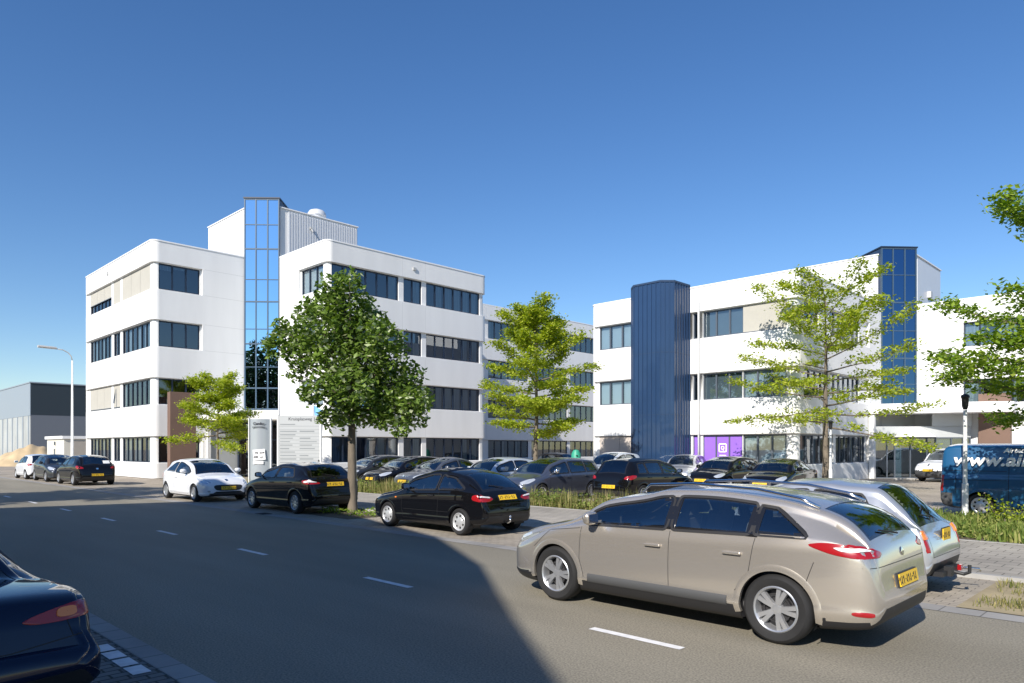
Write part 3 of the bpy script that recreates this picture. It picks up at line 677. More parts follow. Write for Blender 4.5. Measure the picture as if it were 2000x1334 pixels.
def mound(name, cx, cy, rx, ry, h, m, seed, rot=0):
    rg = np.random.default_rng(seed); n = 44; vs = []; fs = []; ph = rg.uniform(0, 6.28, 12)
    for j in range(n+1):
        for i in range(n+1):
            a, b = 2*i/n-1, 2*j/n-1; r = math.hypot(a, b)
            z = h*max(0, 1-r**1.6)*(1+.22*math.sin(5*a+ph[0])*math.cos(4*b+ph[1])+.12*math.sin(11*a+ph[2]+3*b)+.06*math.sin(23*b+ph[3]+9*a))+rg.normal(0, .012)
            x, y = rx*a, ry*b; vs.append((cx+x*math.cos(rot)-y*math.sin(rot), cy+x*math.sin(rot)+y*math.cos(rot), z-.06))
    for j in range(n):
        for i in range(n): k = j*(n+1)+i; fs.append((k, k+1, k+n+2, k+n+1))
    mb = MB(); mb.add(vs, fs); return mb.build(name, m, smooth=True)
x, y = at(72, 76); tag(mound('sand_heap', x, y, 5.8, 4.6, 2.05, 'sand', 3), 'heap of yellow sand behind the parked cars at the far left', 'sand heap')

# --- unseen office on the camera's side, its outline shaped to cast the road shadow
def hull_building(name, roofpts, H, label):
    e = wempty(name, (roofpts[0][0], roofpts[0][1], 0)); tag(e, label, 'building')
    mb = MB(); mb.prism(roofpts, 0, H); mb.build('wall', 'brickwork', e)
    mb = MB(); c = Vector((sum(p[0] for p in roofpts)/len(roofpts), sum(p[1] for p in roofpts)/len(roofpts)))
    mb.prism([(c.x+(p[0]-c.x)*1.004, c.y+(p[1]-c.y)*1.004) for p in roofpts], H, H+.12); mb.build('roof', 'concrete', e)
    for i in range(len(roofpts)):
        a, b = Vector(roofpts[i]), Vector(roofpts[(i+1) % len(roofpts)]); L = (b-a).length
        u = (b-a)/L; nn = Vector((u.y, -u.x))
        if L < 3 or (a+b).y/2 < -10: continue
        for k in range(int(L//2.6)):
            for z in (1.1, 4.3, 7.3)[:int(H//3)]:
                q = a+u*(1.3+k*2.6)+nn*.01; mb = MB(); mb.obox((q.x, q.y, z+.7), (u.x, u.y, 0), (nn.x, nn.y, 0), (0, 0, 1), .85, .03, .7); wn = mb.build('window', 'frit', e)
    return e
hull_building('unseen_brick_office', [(-24, -22), (1.8, -22), (.3, -9.2), (-1.9, -7.6), (-4.4, -5.7), (-7.6, -3.95), (-12, -2.75), (-17.2, -1.6), (-20.6, -2.0), (-22.4, -8.5)][0:], 9.0, 'unseen brick office on the near side, curved front shaped to cast the road shadow')

# ---------------------------------------------------------------- vehicles
def pchip(xs, ys, q):
    xs, ys, q = np.array(xs, float), np.array(ys, float), np.asarray(q, float)
    h = np.diff(xs); d = np.diff(ys)/h; m = np.zeros(len(xs))
    for i in range(1, len(xs)-1):
        if d[i-1]*d[i] > 0: a, b = 2*h[i]+h[i-1], h[i]+2*h[i-1]; m[i] = (a+b)/(a/d[i-1]+b/d[i])
    m[0], m[-1] = d[0], d[-1]
    k = np.clip(np.searchsorted(xs, q)-1, 0, len(xs)-2); t = np.clip((q-xs[k])/h[k], 0, 1)
    return (2*t**3-3*t**2+1)*ys[k]+(t**3-2*t**2+t)*h[k]*m[k]+(-2*t**3+3*t**2)*ys[k+1]+(t**3-t**2)*h[k]*m[k+1]
def seg_near(P, poly):
    """nearest point of a closed polygon's edges to each point of P"""
    best = None; bd = None
    for i in range(len(poly)):
        a, b = np.array(poly[i], float), np.array(poly[(i+1) % len(poly)], float); ab = b-a
        t = np.clip(((P-a)@ab)/(ab@ab), 0, 1)[:, None]; q = a+t*ab; d = np.linalg.norm(P-q, axis=1)
        if best is None: best, bd = q, d
        else: k = d < bd; best = np.where(k[:, None], q, best); bd = np.where(k, d, bd)
    return best, bd
def inside(P, poly):
    c = np.zeros(len(P), bool); n = len(poly)
    for i in range(n):
        (x0, y0), (x1, y1) = poly[i], poly[(i+1) % n]
        k = (y0 > P[:, 1]) != (y1 > P[:, 1])
        with np.errstate(divide='ignore', invalid='ignore'): c ^= k & (P[:, 0] < (x1-x0)*(P[:, 1]-y0)/(y1-y0)+x0)
    return c
def chaikin(p, n=2, keep=.22):
    for _ in range(n):
        q = []
        for i in range(len(p)):
            a, b = np.array(p[i], float), np.array(p[(i+1) % len(p)], float); q += [a+(b-a)*keep, b-(b-a)*keep]
        p = q
    return [tuple(a) for a in p]
def offset_poly(p, e):
    n = len(p); A = sum(p[i][0]*p[(i+1) % n][1]-p[(i+1) % n][0]*p[i][1] for i in range(n)); sg = 1 if A > 0 else -1; out = []
    for i in range(n):
        a, b, c = np.array(p[i-1]), np.array(p[i]), np.array(p[(i+1) % n])
        d0 = (b-a)/(np.linalg.norm(b-a)+1e-9); d1 = (c-b)/(np.linalg.norm(c-b)+1e-9); nn = np.array([d0[1]+d1[1], -d0[0]-d1[0]])*sg
        nn /= (np.linalg.norm(nn)+1e-9); out.append(tuple(b+nn*e))
    return out

def wheel_meshes(R, wid, style, key):
    """tyre, rim and hub meshes; the axle lies along y, the outer side faces -y"""
    r = R*(.66 if style != 'small' else .60); h = wid/2
    t = MB(); t.lathe([(r-.012, -h+.02), (r+.01, -h+.004), (R*.88, -h-.004), (R-.02, -h+.012), (R-.003, -h+.035), (R, 0), (R-.003, h-.035), (R-.02, h-.012), (R*.88, h), (r, h-.01)], axis='y', seg=44)
    a = MB(); a.lathe([(r+.004, -h+.012), (r-.008, -h+.002), (r-.02, -h+.012), (r-.03, -h+.05), (r-.04, h-.03)], axis='y', seg=44)
    n = {'five': 5, 'multi': 9, 'cap': 7, 'steel': 8, 'ten': 10}[style if style in ('five', 'multi', 'cap', 'steel', 'ten') else 'cap']
    rr_ = r-.018; yo = -h+.02
    if style in ('cap', 'steel'):
        a.lathe([(0, yo-.012), (.04, yo-.014), (.07, yo-.004), (rr_*.52, yo-.002), (rr_*.60, yo+.01)], axis='y', seg=44)
        a.lathe([(rr_*.86, yo+.006), (rr_*.93, yo), (rr_+.004, yo+.004)], axis='y', seg=44)
        for k in range(n):
            c = 2*math.pi*k/n; w0 = .62*math.pi/n
            vs = []
            for q, rad in enumerate((rr_*.56, rr_*.72, rr_*.9)):
                for s_ in (-1, 1): tt = c+s_*w0*(1, .9, 1.05)[q]; vs.append((rad*math.cos(tt), yo+(.0, .004, .004)[q], rad*math.sin(tt)))
            a.add(vs, [(0, 1, 3, 2), (2, 3, 5, 4)])
    else:
        a.lathe([(0, yo+.012), (.03, yo+.010), (.055, yo+.016), (.06, yo+.05)], axis='y', seg=24)
        for k in range(n):
            c = 2*math.pi*k/n; w0, w1 = (.026, .034) if n == 5 else (.017, .024)
            for sg in ((-1, 1) if n == 5 else (0,)):
                cc = c+sg*.17; u = np.array([math.cos(cc), math.sin(cc)]); v_ = np.array([-u[1], u[0]]); vs = []
                ww0, ww1 = (w0*.6, w1*.62) if n == 5 else (w0, w1)
                for rad, ww, yy in ((.035, ww0, yo+.014), (rr_*.6, (ww0+ww1)/2, yo+.002), (rr_, ww1, yo+.006)):
                    for s_ in (-1, 1):
                        p = u*rad+v_*s_*ww; vs.append((p[0], yy, p[1]))
                    for s_ in (1, -1):
                        p = u*rad+v_*s_*ww*1.25; vs.append((p[0], yy+.035, p[1]))
                a.add(vs, [(0, 1, 5, 4), (1, 2, 6, 5), (3, 0, 4, 7), (4, 5, 9, 8), (5, 6, 10, 9), (7, 4, 8, 11)])
    d = MB(); d.lathe([(0, yo+.05), (r*.55, yo+.05), (r*.55, yo+.03), (r*.62, yo+.03), (r*.62, yo+.075), (r-.03, yo+.085), (r-.03, h-.03)], axis='y', seg=28)
    out = []
    for mb, m_ in ((t, 'rubber'), (a, 'alloy' if style not in ('cap', 'steel') else 'hubcap'), (d, 'hub_dark')):
        me = mb.mesh(key); bm = bmesh.new(); bm.from_mesh(me); bmesh.ops.recalc_face_normals(bm, faces=bm.faces); bm.to_mesh(me); bm.free()
        for p in me.polygons: p.use_smooth = True
        me.set_sharp_from_angle(angle=R_(35)); me.materials.append(M[m_]); out.append(me)
    return out

class Car:
    """spec curves are (distance from the nose, value); the body is lofted from ~120 sections, windows and arches are cut into it"""
    def __init__(s, name, sp, paintmat, label, cat, x, y, heading, group=None):
        s.sp = sp; L, Wd = sp['L'], sp['W']; s.L = L; s.hw = Wd/2
        s.root = empty(name, (x, y, sp.get('z', 0)), heading); tag(s.root, label, cat, group)
        s.paint = paintmat; s.mk()
    def X(s, xr): return s.L/2-xr
    def mk(s):
        sp, L, hw = s.sp, s.L, s.hw
        key = set(); xc, xf, xb, xt = sp['ws'][0], sp['ws'][1], sp['rw'][0], sp['rw'][1]     # windscreen base/top, rear window top/base
        st = np.concatenate([[.0, .012, .03, .055, .085, .12, .16, .2, .245, .29, .335], np.arange(.38, L-.38, .033), L-np.array([.335, .29, .245, .2, .16, .12, .085, .055, .03, .012, 0])])
        for q in (xc, xf, xb, xt): st[np.argmin(abs(st-q))] = q
        st = np.unique(st); n = len(st)
        top = pchip(*zip(*sp['top']), st); bot = pchip(*zip(*sp['bot']), st); belt = pchip(*zip(*sp['belt']), st)
        wf = pchip(*zip(*sp.get('plan', [(0, .50), (.03, .68), (.10, .80), (.25, .90), (.55, .97), (1.1, 1), (L-1.0, 1), (L-.45, .965), (L-.15, .90), (L-.04, .82), (L, .70)])), st)*hw
        rf = pchip(*zip(*sp['roofw']), st)
        belt = np.minimum(belt, top-.012); bot = np.minimum(bot, belt-.03)
        low_t = np.concatenate([np.linspace(0, .90, 25), [.95, 1, 1, 1]]); low_y = np.interp(low_t, [0, .05, .10, .15, .25, .4, .55, .68, .73, .79, .84, .90, .95, 1], [.958, .974, .990, .993, .997, 1, .996, .988, .986, .996, .984, .962, .94, .90]); low_y[-2:] = (.5, 0)
        NS = 15; side_u = np.linspace(0, 1, NS+1)[1:]; fr = sp.get('gl', .90)
        top_u = np.array([.985, .955, fr, .82, .72, .6, .48, .36, .24, .12, 0])
        rings = []
        for i in range(n):
            H = belt[i]-bot[i]; w_ = wf[i]
            low = [(w_*low_y[k], belt[i]-H*low_t[k]) for k in range(len(low_t))][::-1]        # centre bottom -> belt
            wb = w_*low_y[0]; wr = wb*rf[i]; dz = top[i]-belt[i]
            crown = min(sp.get('crown', .055)*min(1, w_/hw), dz*.6) if dz < .3 else sp.get('crown', .055)
            ze = top[i]-crown; rc = min(.09, (ze-belt[i])*.5, wr*.4); sd = []
            for u in side_u:
                zz = belt[i]+(ze-rc-belt[i])*u; k = (ze-rc-belt[i]); yy = wb+(wr-wb)*(u**1.25)*(1-rc/max(ze-belt[i], 1e-4)*.4); sd.append((yy, zz))
            ys, zs = sd[-1]
            arc = []
            for a in (22.5, 45, 67.5): t = R_(a); arc.append((ys-(ys-wr*.985+0)*math.sin(t)*.0-rc*.9*(1-math.cos(t)), zs+rc*math.sin(t)))
            y1 = arc[-1][0]-rc*.25
            tp = [(y1*u/.985, ze+crown*(1-u**2.2)) for u in top_u]
            rings.append(low+sd+arc+tp)
        Rg = np.array(rings); nl = len(low_t); s.i_side = (nl, nl+NS); s.i_top = (nl+NS+3, Rg.shape[1]-1); m = Rg.shape[1]
        XX = np.repeat(st[:, None], m, 1)
        V = np.zeros((n, 2*m-2, 3)); jj = list(range(m)); idx_l = jj+list(range(m-2, 0, -1)); sign = np.array([1]*m+[-1]*(m-2))
        V[:, :, 0] = XX[:, idx_l]; V[:, :, 1] = Rg[:, idx_l, 0]*sign; V[:, :, 2] = Rg[:, idx_l, 1]
        # bows: nose and tail faces bulge a little so they are not flat cuts
        ringj = np.array(idx_l)
        # ---- snap vertices to the window outlines and to the wheel arches
        P2 = V[:, :, [0, 2]].reshape(-1, 2).copy(); J = np.tile(ringj, n); Y = V[:, :, 1].reshape(-1)
        side = (J >= nl-1) & (J <= nl+NS+2); low = (J >= 3) & (J < nl+2)
        wins = [chaikin(w_, 2, sp.get('round', .14)) for w_ in sp['side']]
        for w_ in wins:
            q, d = seg_near(P2, w_); k = side & (d < .017); P2[k] = q[k]
        for (ax, ar) in sp['arch']:
            c = np.array([ax, sp['az']]); d = P2-c; r = np.linalg.norm(d, axis=1); k = low & (abs(r-ar) < .018) & (r > 0); P2[k] = c+d[k]/r[k, None]*ar
        V[:, :, [0, 2]] = P2.reshape(n, -1, 2)
        M2 = V.shape[1]; s.V = V
        VV = V.reshape(-1, 3).copy(); VV[:, 0] = L/2-VV[:, 0]
        faces = []; fi = []
        for i in range(n-1):
            for j in range(M2):
                k = (j+1) % M2; faces.append((i*M2+j, i*M2+k, (i+1)*M2+k, (i+1)*M2+j)); fi.append((i, j))
        fi = np.array(fi); F = np.array(faces); C = V.reshape(-1, 3)[F].mean(1)
        CJ = np.minimum(ringj[fi[:, 1]], ringj[(fi[:, 1]+1) % M2])
        part = np.zeros(len(F), int)     # 0 body, >0 windows, -1 arch hole
        C2 = C[:, [0, 2]]; sideF = (CJ >= nl-1) & (CJ <= nl+NS+2)
        s.win_parts = []; w_id = 1
        for w_ in wins:
            for sg in (1, -1):
                k = inside(C2, w_) & sideF & (np.sign(C[:, 1]) == sg); part[k] = w_id; s.win_parts.append((w_id, 'side_window')); w_id += 1
        jt = s.i_top[0]; jg = jt+2
        k = (CJ >= jg) & (C[:, 0] > xc) & (C[:, 0] < xf); part[k] = w_id; s.win_parts.append((w_id, 'windscreen')); w_id += 1
        if not sp.get('norear'):
            k = (CJ >= jg) & (C[:, 0] > xb) & (C[:, 0] < xt); part[k] = w_id; s.win_parts.append((w_id, 'rear_window')); w_id += 1
        if sp.get('sunroof'):
            k = (CJ >= jg) & (C[:, 0] > sp['sunroof'][0]) & (C[:, 0] < sp['sunroof'][1]); part[k] = w_id; s.win_parts.append((w_id, 'roof_window')); w_id += 1
        for (ax, ar) in sp['arch']:
            k = (np.hypot(C[:, 0]-ax, C[:, 2]-sp['az']) < ar) & (abs(C[:, 1]) > hw-.32) & (CJ < nl+4); part[k] = -1
        bodyF = F[part == 0]; cj = CJ[part == 0]; cc = C[part == 0]
        end = [tuple(range(M2)), tuple(range((n-1)*M2+M2-1, (n-1)*M2-1, -1))]
        me = bpy.data.meshes.new('body'); me.from_pydata(VV.tolist(), [], [tuple(f) for f in bodyF.tolist()]+end)
        black = (cj < 3) | ((cc[:, 2] < sp.get('sill', 0)) & (cj < nl))
        if 'trim' in sp:      # unpainted bumpers and side strips: boxes in (x from nose, z)
            for x0, x1, z0, z1 in sp['trim']: black |= (cc[:, 0] > x0) & (cc[:, 0] < x1) & (cc[:, 2] > z0) & (cc[:, 2] < z1)
        me.polygons.foreach_set('material_index', np.concatenate([black.astype(int), [1 if sp.get('blackbumper') else 0]*2]).astype(np.int32)); me.update()
        bm = bmesh.new(); bm.from_mesh(me); bmesh.ops.delete(bm, geom=[v for v in bm.verts if not v.link_faces], context='VERTS'); bmesh.ops.recalc_face_normals(bm, faces=bm.faces)
        # outward check
        bm.faces.ensure_lookup_table(); 
        if sum(f.normal.z*f.calc_area() for f in bm.faces if f.calc_center_median().z > sp['H']*.8) < 0: bmesh.ops.reverse_faces(bm, faces=bm.faces)
        bm.to_mesh(me); bm.free()
        s.body = link('body', me, s.root, [s.paint, sp.get('trim_mat', 'black_plastic')], True, 50)
        # BVH of the whole skin, for lamps, plates, seams
        s.bvh = BVHTree.FromPolygons(VV.tolist(), [tuple(f) for f in F.tolist()]+end)
        # arch liners, in the body
        for (ax, ar) in sp['arch']:
            for sg in (1, -1):
                mb = MB(); K = 30; vs = []
                for k in range(K+1):
                    t = R_(-22+224*k/K); x = ax+ar*math.cos(t); z = sp['az']+ar*math.sin(t)
                    h = s.ray_side(x, z, sg); yo = (abs(h[0].y) if h else hw*.96)+.001; yo = max(yo, hw*.90)
                    vs += [(s.X(x), sg*yo, z), (s.X(ax+(ar-.012)*math.cos(t)), sg*(yo-.03), sp['az']+(ar-.012)*math.sin(t)), (s.X(x), sg*(hw-.34), z)]
                mb.add(vs, [(3*k+a, 3*k+a+1, 3*k+a+4, 3*k+a+3) for k in range(K) for a in (0, 1)])
                mb.build('wheel_arch', 'black_plastic', s.body, smooth=True)
        fl = sp.get('flare', .005)
        for (ax, ar) in sp['arch']:
            for sg in (1, -1):
                mb = MB(); K = 40; vs = []; t0 = math.degrees(math.asin(min(.99, (sp['az']-sp.get('archz', .245))/ar)))
                for k in range(K+1):
                    t = R_(-t0+(180+2*t0)*k/K); 
                    for r, o in ((ar+.045, -.001), (ar+.030, fl*.8), (ar+.004, fl), (ar-.020, fl-.002), (ar-.022, -.03)):
                        x = ax+r*math.cos(t); z = sp['az']+r*math.sin(t); h = s.ray_side(ax+max(r, ar)*math.cos(t), sp['az']+max(r, ar)*math.sin(t), sg)
                        y = sg*(abs(h[0].y)+o) if h else sg*(hw*.93+o); vs.append((s.X(x), y, z))
                mb.add(vs, [(5*k+a, 5*k+a+1, 5*k+a+6, 5*k+a+5) for k in range(K) for a in range(4)])
                mb.build('arch_lip', sp.get('lipmat', s.paint), s.body, smooth=True, angle=70)
        # glass panels, dark ceramic edge on their outermost faces
        gl = sp.get('glass', 'car_glass')
        for wid, nm in s.win_parts:
            k = np.where(part == wid)[0]
            if not len(k): continue
            f = F[k]; ids, inv = np.unique(f, return_inverse=True); f2 = inv.reshape(f.shape); vv = VV[ids].copy()
            ec = {}
            for a in f2:
                for e in range(4): kk = tuple(sorted((a[e], a[(e+1) % 4]))); ec[kk] = ec.get(kk, 0)+1
            bd = set(v for e, c in ec.items() if c == 1 for v in e)
            fr_ = np.array([sum(v in bd for v in a) >= 2 for a in f2])
            g = bpy.data.meshes.new(nm); g.from_pydata(vv.tolist(), [], [tuple(a) for a in f2.tolist()]); g.polygons.foreach_set('material_index', fr_.astype(np.int32)); g.update()
            bm = bmesh.new(); bm.from_mesh(g); bmesh.ops.recalc_face_normals(bm, faces=bm.faces); bm.normal_update()
            for v in bm.verts: v.co -= v.normal*.003 if True else 0
            bm.to_mesh(g); bm.free()
            tint = sp.get('tint', ()); gm = 'car_glass_tint' if (nm == 'rear_window' and sp.get('tintrear')) else gl
            link(nm, g, s.root, [gm, 'frit'], True)
        s.wins = wins
        # rubber surround round each side window
        for w_ in wins:
            a, b = offset_poly(w_, -.004), offset_poly(w_, sp.get('seal', .022))
            for sg in (1, -1):
                vs = []; mb = MB()
                for p, q in zip(a, b):
                    for r, o in ((p, .002), (p, .006), (q, .006), (q, .0)):
                        h = s.ray_side(r[0], r[1], sg)
                        if h: c = h[0]+Vector((0, sg*o, 0)); vs.append(tuple(c))
                        else: vs.append((s.X(r[0]), sg*hw*.85, r[1]))
                N = len(a); mb.add(vs, [(4*i+k, 4*((i+1) % N)+k, 4*((i+1) % N)+k+1, 4*i+k+1) for i in range(N) for k in range(3)])
                mb.build('window_trim', sp.get('sealmat', 'black_plastic'), s.body, smooth=True, angle=60)
        s.interior()
        s.wheels()
    def ray_side(s, xr, z, sg):
        h = s.bvh.ray_cast(Vector((s.X(xr), sg*3, z)), Vector((0, -sg, 0))); return h if h[0] is not None else None
    def ray_end(s, y, z, rear):
        h = s.bvh.ray_cast(Vector(((-1 if rear else 1)*6, y, z)), Vector(((1 if rear else -1), 0, 0))); return h if h[0] is not None else None
    def patch(s, name, poly, m, how, sg=1, off=.006, th=.012, parent=None, rings=9, rnd=.2, hollow=0, it=2, ang=40):
        """a raised panel that follows the skin. how: 'side' (x from nose, z), 'rear'/'front' (y, z), 'near' (3-D points)"""
        if how == 'near': P = [np.array((s.X(p[0]), sg*p[1], p[2])) for p in poly]
        else: P = [np.array((p[0], p[1])) for p in poly]
        Q = P
        for _ in range(it):
            q = []
            for i in range(len(Q)): a, b = Q[i], Q[(i+1) % len(Q)]; q += [a+(b-a)*rnd, b-(b-a)*rnd]
            Q = q
        out = []
        for i in range(len(Q)):
            a, b = Q[i], Q[(i+1) % len(Q)]; k = max(1, int(np.linalg.norm(b-a)/.05)); out += [a+(b-a)*j/k for j in range(k)]
        Q = out; N = len(Q); c = sum(Q)/N
        def proj(p, o):
            if how == 'side': h = s.ray_side(p[0], p[1], sg)
            elif how in ('rear', 'front'): h = s.ray_end(p[0], p[1], how == 'rear')
            else: h = s.bvh.find_nearest(Vector(p))
            if h is None or h[0] is None: return None
            nn = h[1].copy()
            if how == 'side' and nn.y*sg < 0: nn = -nn
            if how == 'rear' and nn.x > 0: nn = -nn
            if how == 'front' and nn.x < 0: nn = -nn
            if how == 'near':
                out_ = h[0]-Vector((0, 0, .5)); 
                if nn.dot(Vector((out_.x*.3, out_.y, out_.z))) < 0: nn = -nn
            return h[0]+nn*o
        vs = []; fs = []; last = [None]*N
        K = rings; lv = [(1, -.004), (1, off*.7), (.97, off)]+[(1-.97*k/K*.999, off) for k in range(1, K+1)] if not hollow else [(1, -.004), (1, off), (1-hollow, off), (1-hollow, -.002)]
        for sc, o in lv:
            for i, p in enumerate(Q):
                r = proj(c+(p-c)*sc, o)
                if r is None: r = last[i] if last[i] is not None else Vector((0, 0, .5))
                last[i] = r; vs.append(tuple(r))
        nL = len(lv); fs = [(l_*N+i, l_*N+(i+1) % N, (l_+1)*N+(i+1) % N, (l_+1)*N+i) for l_ in range(nL-1) for i in range(N)]
        mb = MB(); mb.add(vs, fs); return mb.build(name, m, parent or s.root, smooth=True, angle=ang)
    def seam(s, lines, wd=.006):
        """panel gaps: thin dark ribbons on the skin"""
        mb = MB()
        for kind, pts in lines:
            for sg in ((1, -1) if kind == 'side' else (1,)):
                P = []
                for a, b in zip(pts[:-1], pts[1:]):
                    a, b = np.array(a, float), np.array(b, float); k = max(1, int(np.linalg.norm(b-a)/.04)); P += [a+(b-a)*j/k for j in range(k)]
                P.append(np.array(pts[-1], float)); vs = []
                for i, p in enumerate(P):
                    d = P[min(i+1, len(P)-1)]-P[max(i-1, 0)]; d /= np.linalg.norm(d)+1e-9; nn = np.array([-d[1], d[0]])*wd/2
                    for q in (p+nn, p-nn):
                        h = s.ray_side(q[0], q[1], sg) if kind == 'side' else s.ray_end(q[0], q[1], kind == 'rear')
                        if h: o = Vector((0, sg*.0015, 0)) if kind == 'side' else Vector(((-1 if kind == 'rear' else 1)*.0015, 0, 0)); vs.append(tuple(h[0]+o))
                        else: vs.append(vs[-2] if len(vs) > 1 else (0, 0, .4))
                mb.add(vs, [(2*i, 2*i+1, 2*i+3, 2*i+2) for i in range(len(P)-1)])
        mb.build('panel_gap', 'rubber', s.body, fix=False)
    def interior(s):
        sp, L, hw = s.sp, s.L, s.hw; mb = MB(); xc, xf = sp['ws'][0], sp['ws'][1]; xr = sp['rw'][0]; bz = pchip(*zip(*sp['belt']), [xc+.6])[0]
        seat = sp.get('seatx', xc+1.15); X = s.X
        mb.box(X(sp['rw'][1]-.1), X(xc+.1), -hw*.86, hw*.86, .26, .34)
        mb.box(X(xc+.55), X(xc-.02), -hw*.84, hw*.84, bz-.35, bz-.06)                      # dashboard
        def seat_(x, y, w_, z=.34, back=True):
            mb.box(X(x+.1), X(x-.42), y-w_, y+w_, z, z+.22)
            c, sn = math.cos(R_(14)), math.sin(R_(14)); top = min(z+.88, float(pchip(*zip(*sp['top']), [x+.25])[0])-.26)
            zt_ = min(z+.82, top-.05); mb.obox((X(x+.16), y, (z+.18+zt_)/2), (c, 0, sn), (0, 1, 0), (-sn, 0, c), .06, w_*.95, (zt_-z-.18)/2)
            for yy in ((y,) if w_ < .35 else (y-w_*.6, y+w_*.6)): mb.obox((X(x+.25), yy, top), (1, 0, 0), (0, 1, 0), (0, 0, 1), .045, .12, .09)
        seat_(seat, hw*.42, .24); seat_(seat, -hw*.42, .24)
        if not sp.get('van'): seat_(seat+.85, 0, hw*.72)
        s.inner = mb.build('seats', 'seat_cloth', s.root, bevel=.03)
        mb = MB(); c = Vector((X(xc+.62), hw*.42, bz-.02))
        ring = [c+Vector((math.sin(t)*.07, math.cos(t)*.18, math.sin(t)*.17)) for t in np.linspace(0, 2*math.pi, 19)]
        mb.tube(ring, .015, 6, cap=False); mb.build('steering_wheel', 'rubber', s.root, smooth=True)
    def wheels(s):
        sp = s.sp; R = sp['R']; me = wheel_meshes(R, .21, sp.get('wheel', 'cap'), 'wheel')
        for (ax, ar) in sp['arch']:
            for sg in (1, -1):
                o = bpy.data.objects.new('wheel', me[2]); COL.objects.link(o); o.parent = s.root
                o.location = (s.X(ax), sg*(s.hw-.105-.012), R); o.rotation_euler = (0, random.random()*6, 0) if sg < 0 else (0, random.random()*6, math.pi)
                if sg > 0: o.rotation_euler = (0, 0, math.pi)
                for nm, q in (('tyre', me[0]), ('rim', me[1])):
                    c = bpy.data.objects.new(nm, q); COL.objects.link(c); c.parent = o
    def mirror(s, xr, z, m=None, out=.13):
        for sg in (1, -1):
            h = s.ray_side(xr, z-.02, sg); y = abs(h[0].y) if h else s.hw*.9
            mb = MB(); c = Vector((s.X(xr+.02), sg*(y+out), z+.04)); vs = []; nU, nV = 10, 8
            for j in range(nV+1):
                for i in range(nU):
                    a, b = 2*math.pi*i/nU, math.pi*j/nV-math.pi/2
                    p = np.array([math.cos(b)*math.cos(a), math.cos(b)*math.sin(a), math.sin(b)]); p = np.sign(p)*abs(p)**.7
                    vs.append((c.x+(.085*p[0] if p[0] > 0 else .03*p[0]), c.y+.105*p[1], c.z+.075*p[2]))
            mb.add(vs, [(j*nU+i, j*nU+(i+1) % nU, (j+1)*nU+(i+1) % nU, (j+1)*nU+i) for j in range(nV) for i in range(nU)])
            mb.obox((c.x-.0, sg*(y+.03), c.z-.04), (1, 0, 0), (0, 1, 0), (0, 0, 1), .03, .05, .015)
            o = mb.build('side_mirror', m or s.paint, s.root, smooth=True, angle=60)
            mb = MB(); mb.box(c.x-.032, c.x-.03, c.y-.08, c.y+.08, c.z-.05, c.z+.05); mb.build('mirror_glass', 'chrome', o)
    def plate(s, z, rear, y=0, wd=.52, ht=.11, light=False):
        h = s.ray_end(y, z, rear)
        if not h: return
        sg = -1 if rear else 1; h2 = s.ray_end(y, z+.05, rear); sl = (h2[0]-h[0]) if h2 else Vector((0, 0, .05)); up = Vector((sl.x, 0, sl.z)).normalized()
        if abs(up.x) > .5: up = Vector((0, 0, 1))
        n_ = Vector((up.z*sg, 0, -up.x*sg)); c = Vector((h[0].x, y, z))+n_*.022; mb = MB()
        mb.obox(c, (0, 1, 0), up, n_, wd/2, ht/2, .006); o = mb.build('number_plate', 'plate_yellow', s.root)
        mb = MB(); mb.obox(c-n_*.014, (0, 1, 0), up, n_, wd/2+.012, ht/2+.012, .008); mb.build('plate_holder', 'black_plastic', o)
        mb = MB(); x = -wd*.40
        for k in range(8):
            if k in (2, 5): mb.obox(c+Vector((0, 1, 0))*(x+.012)+n_*.008, (0, 1, 0), up, n_, .010, .006, .001); x += .045
            mb.obox(c+Vector((0, 1, 0))*(x+.02)+n_*.008+up*0, (0, 1, 0), up, n_, .006, .035, .001); mb.obox(c+Vector((0, 1, 0))*(x+.034)+n_*.008+up*.02*(1 if k % 2 else -1), (0, 1, 0), up, n_, .010, .007, .001); x += .052
        mb.build('plate_characters', 'plate_ink', o)
    def handles(s, pts, m=None):
        for x, z in pts:
            for sg in (1, -1):
                h = s.ray_side(x, z, sg); 
                if not h: continue
                mb = MB(); mb.obox(h[0]+Vector((0, sg*.022, 0)), (1, 0, 0), (0, 1, 0), (0, 0, 1), .095, .012, .014); o = mb.build('door_handle', m or s.paint, s.root, bevel=.008)
    def wiper(s, z0, y0=0, ln=.35, rear=True):
        h = s.ray_end(y0, z0, rear); a = h[0]; h = s.ray_end(y0+ln, z0+.05, rear); b = h[0]; sg = -1 if rear else 1
        mb = MB(); mb.tube([a+Vector((sg*.03, 0, 0)), b+Vector((sg*.02, 0, 0))], .008, 6); mb.build('wiper', 'rubber', s.root)

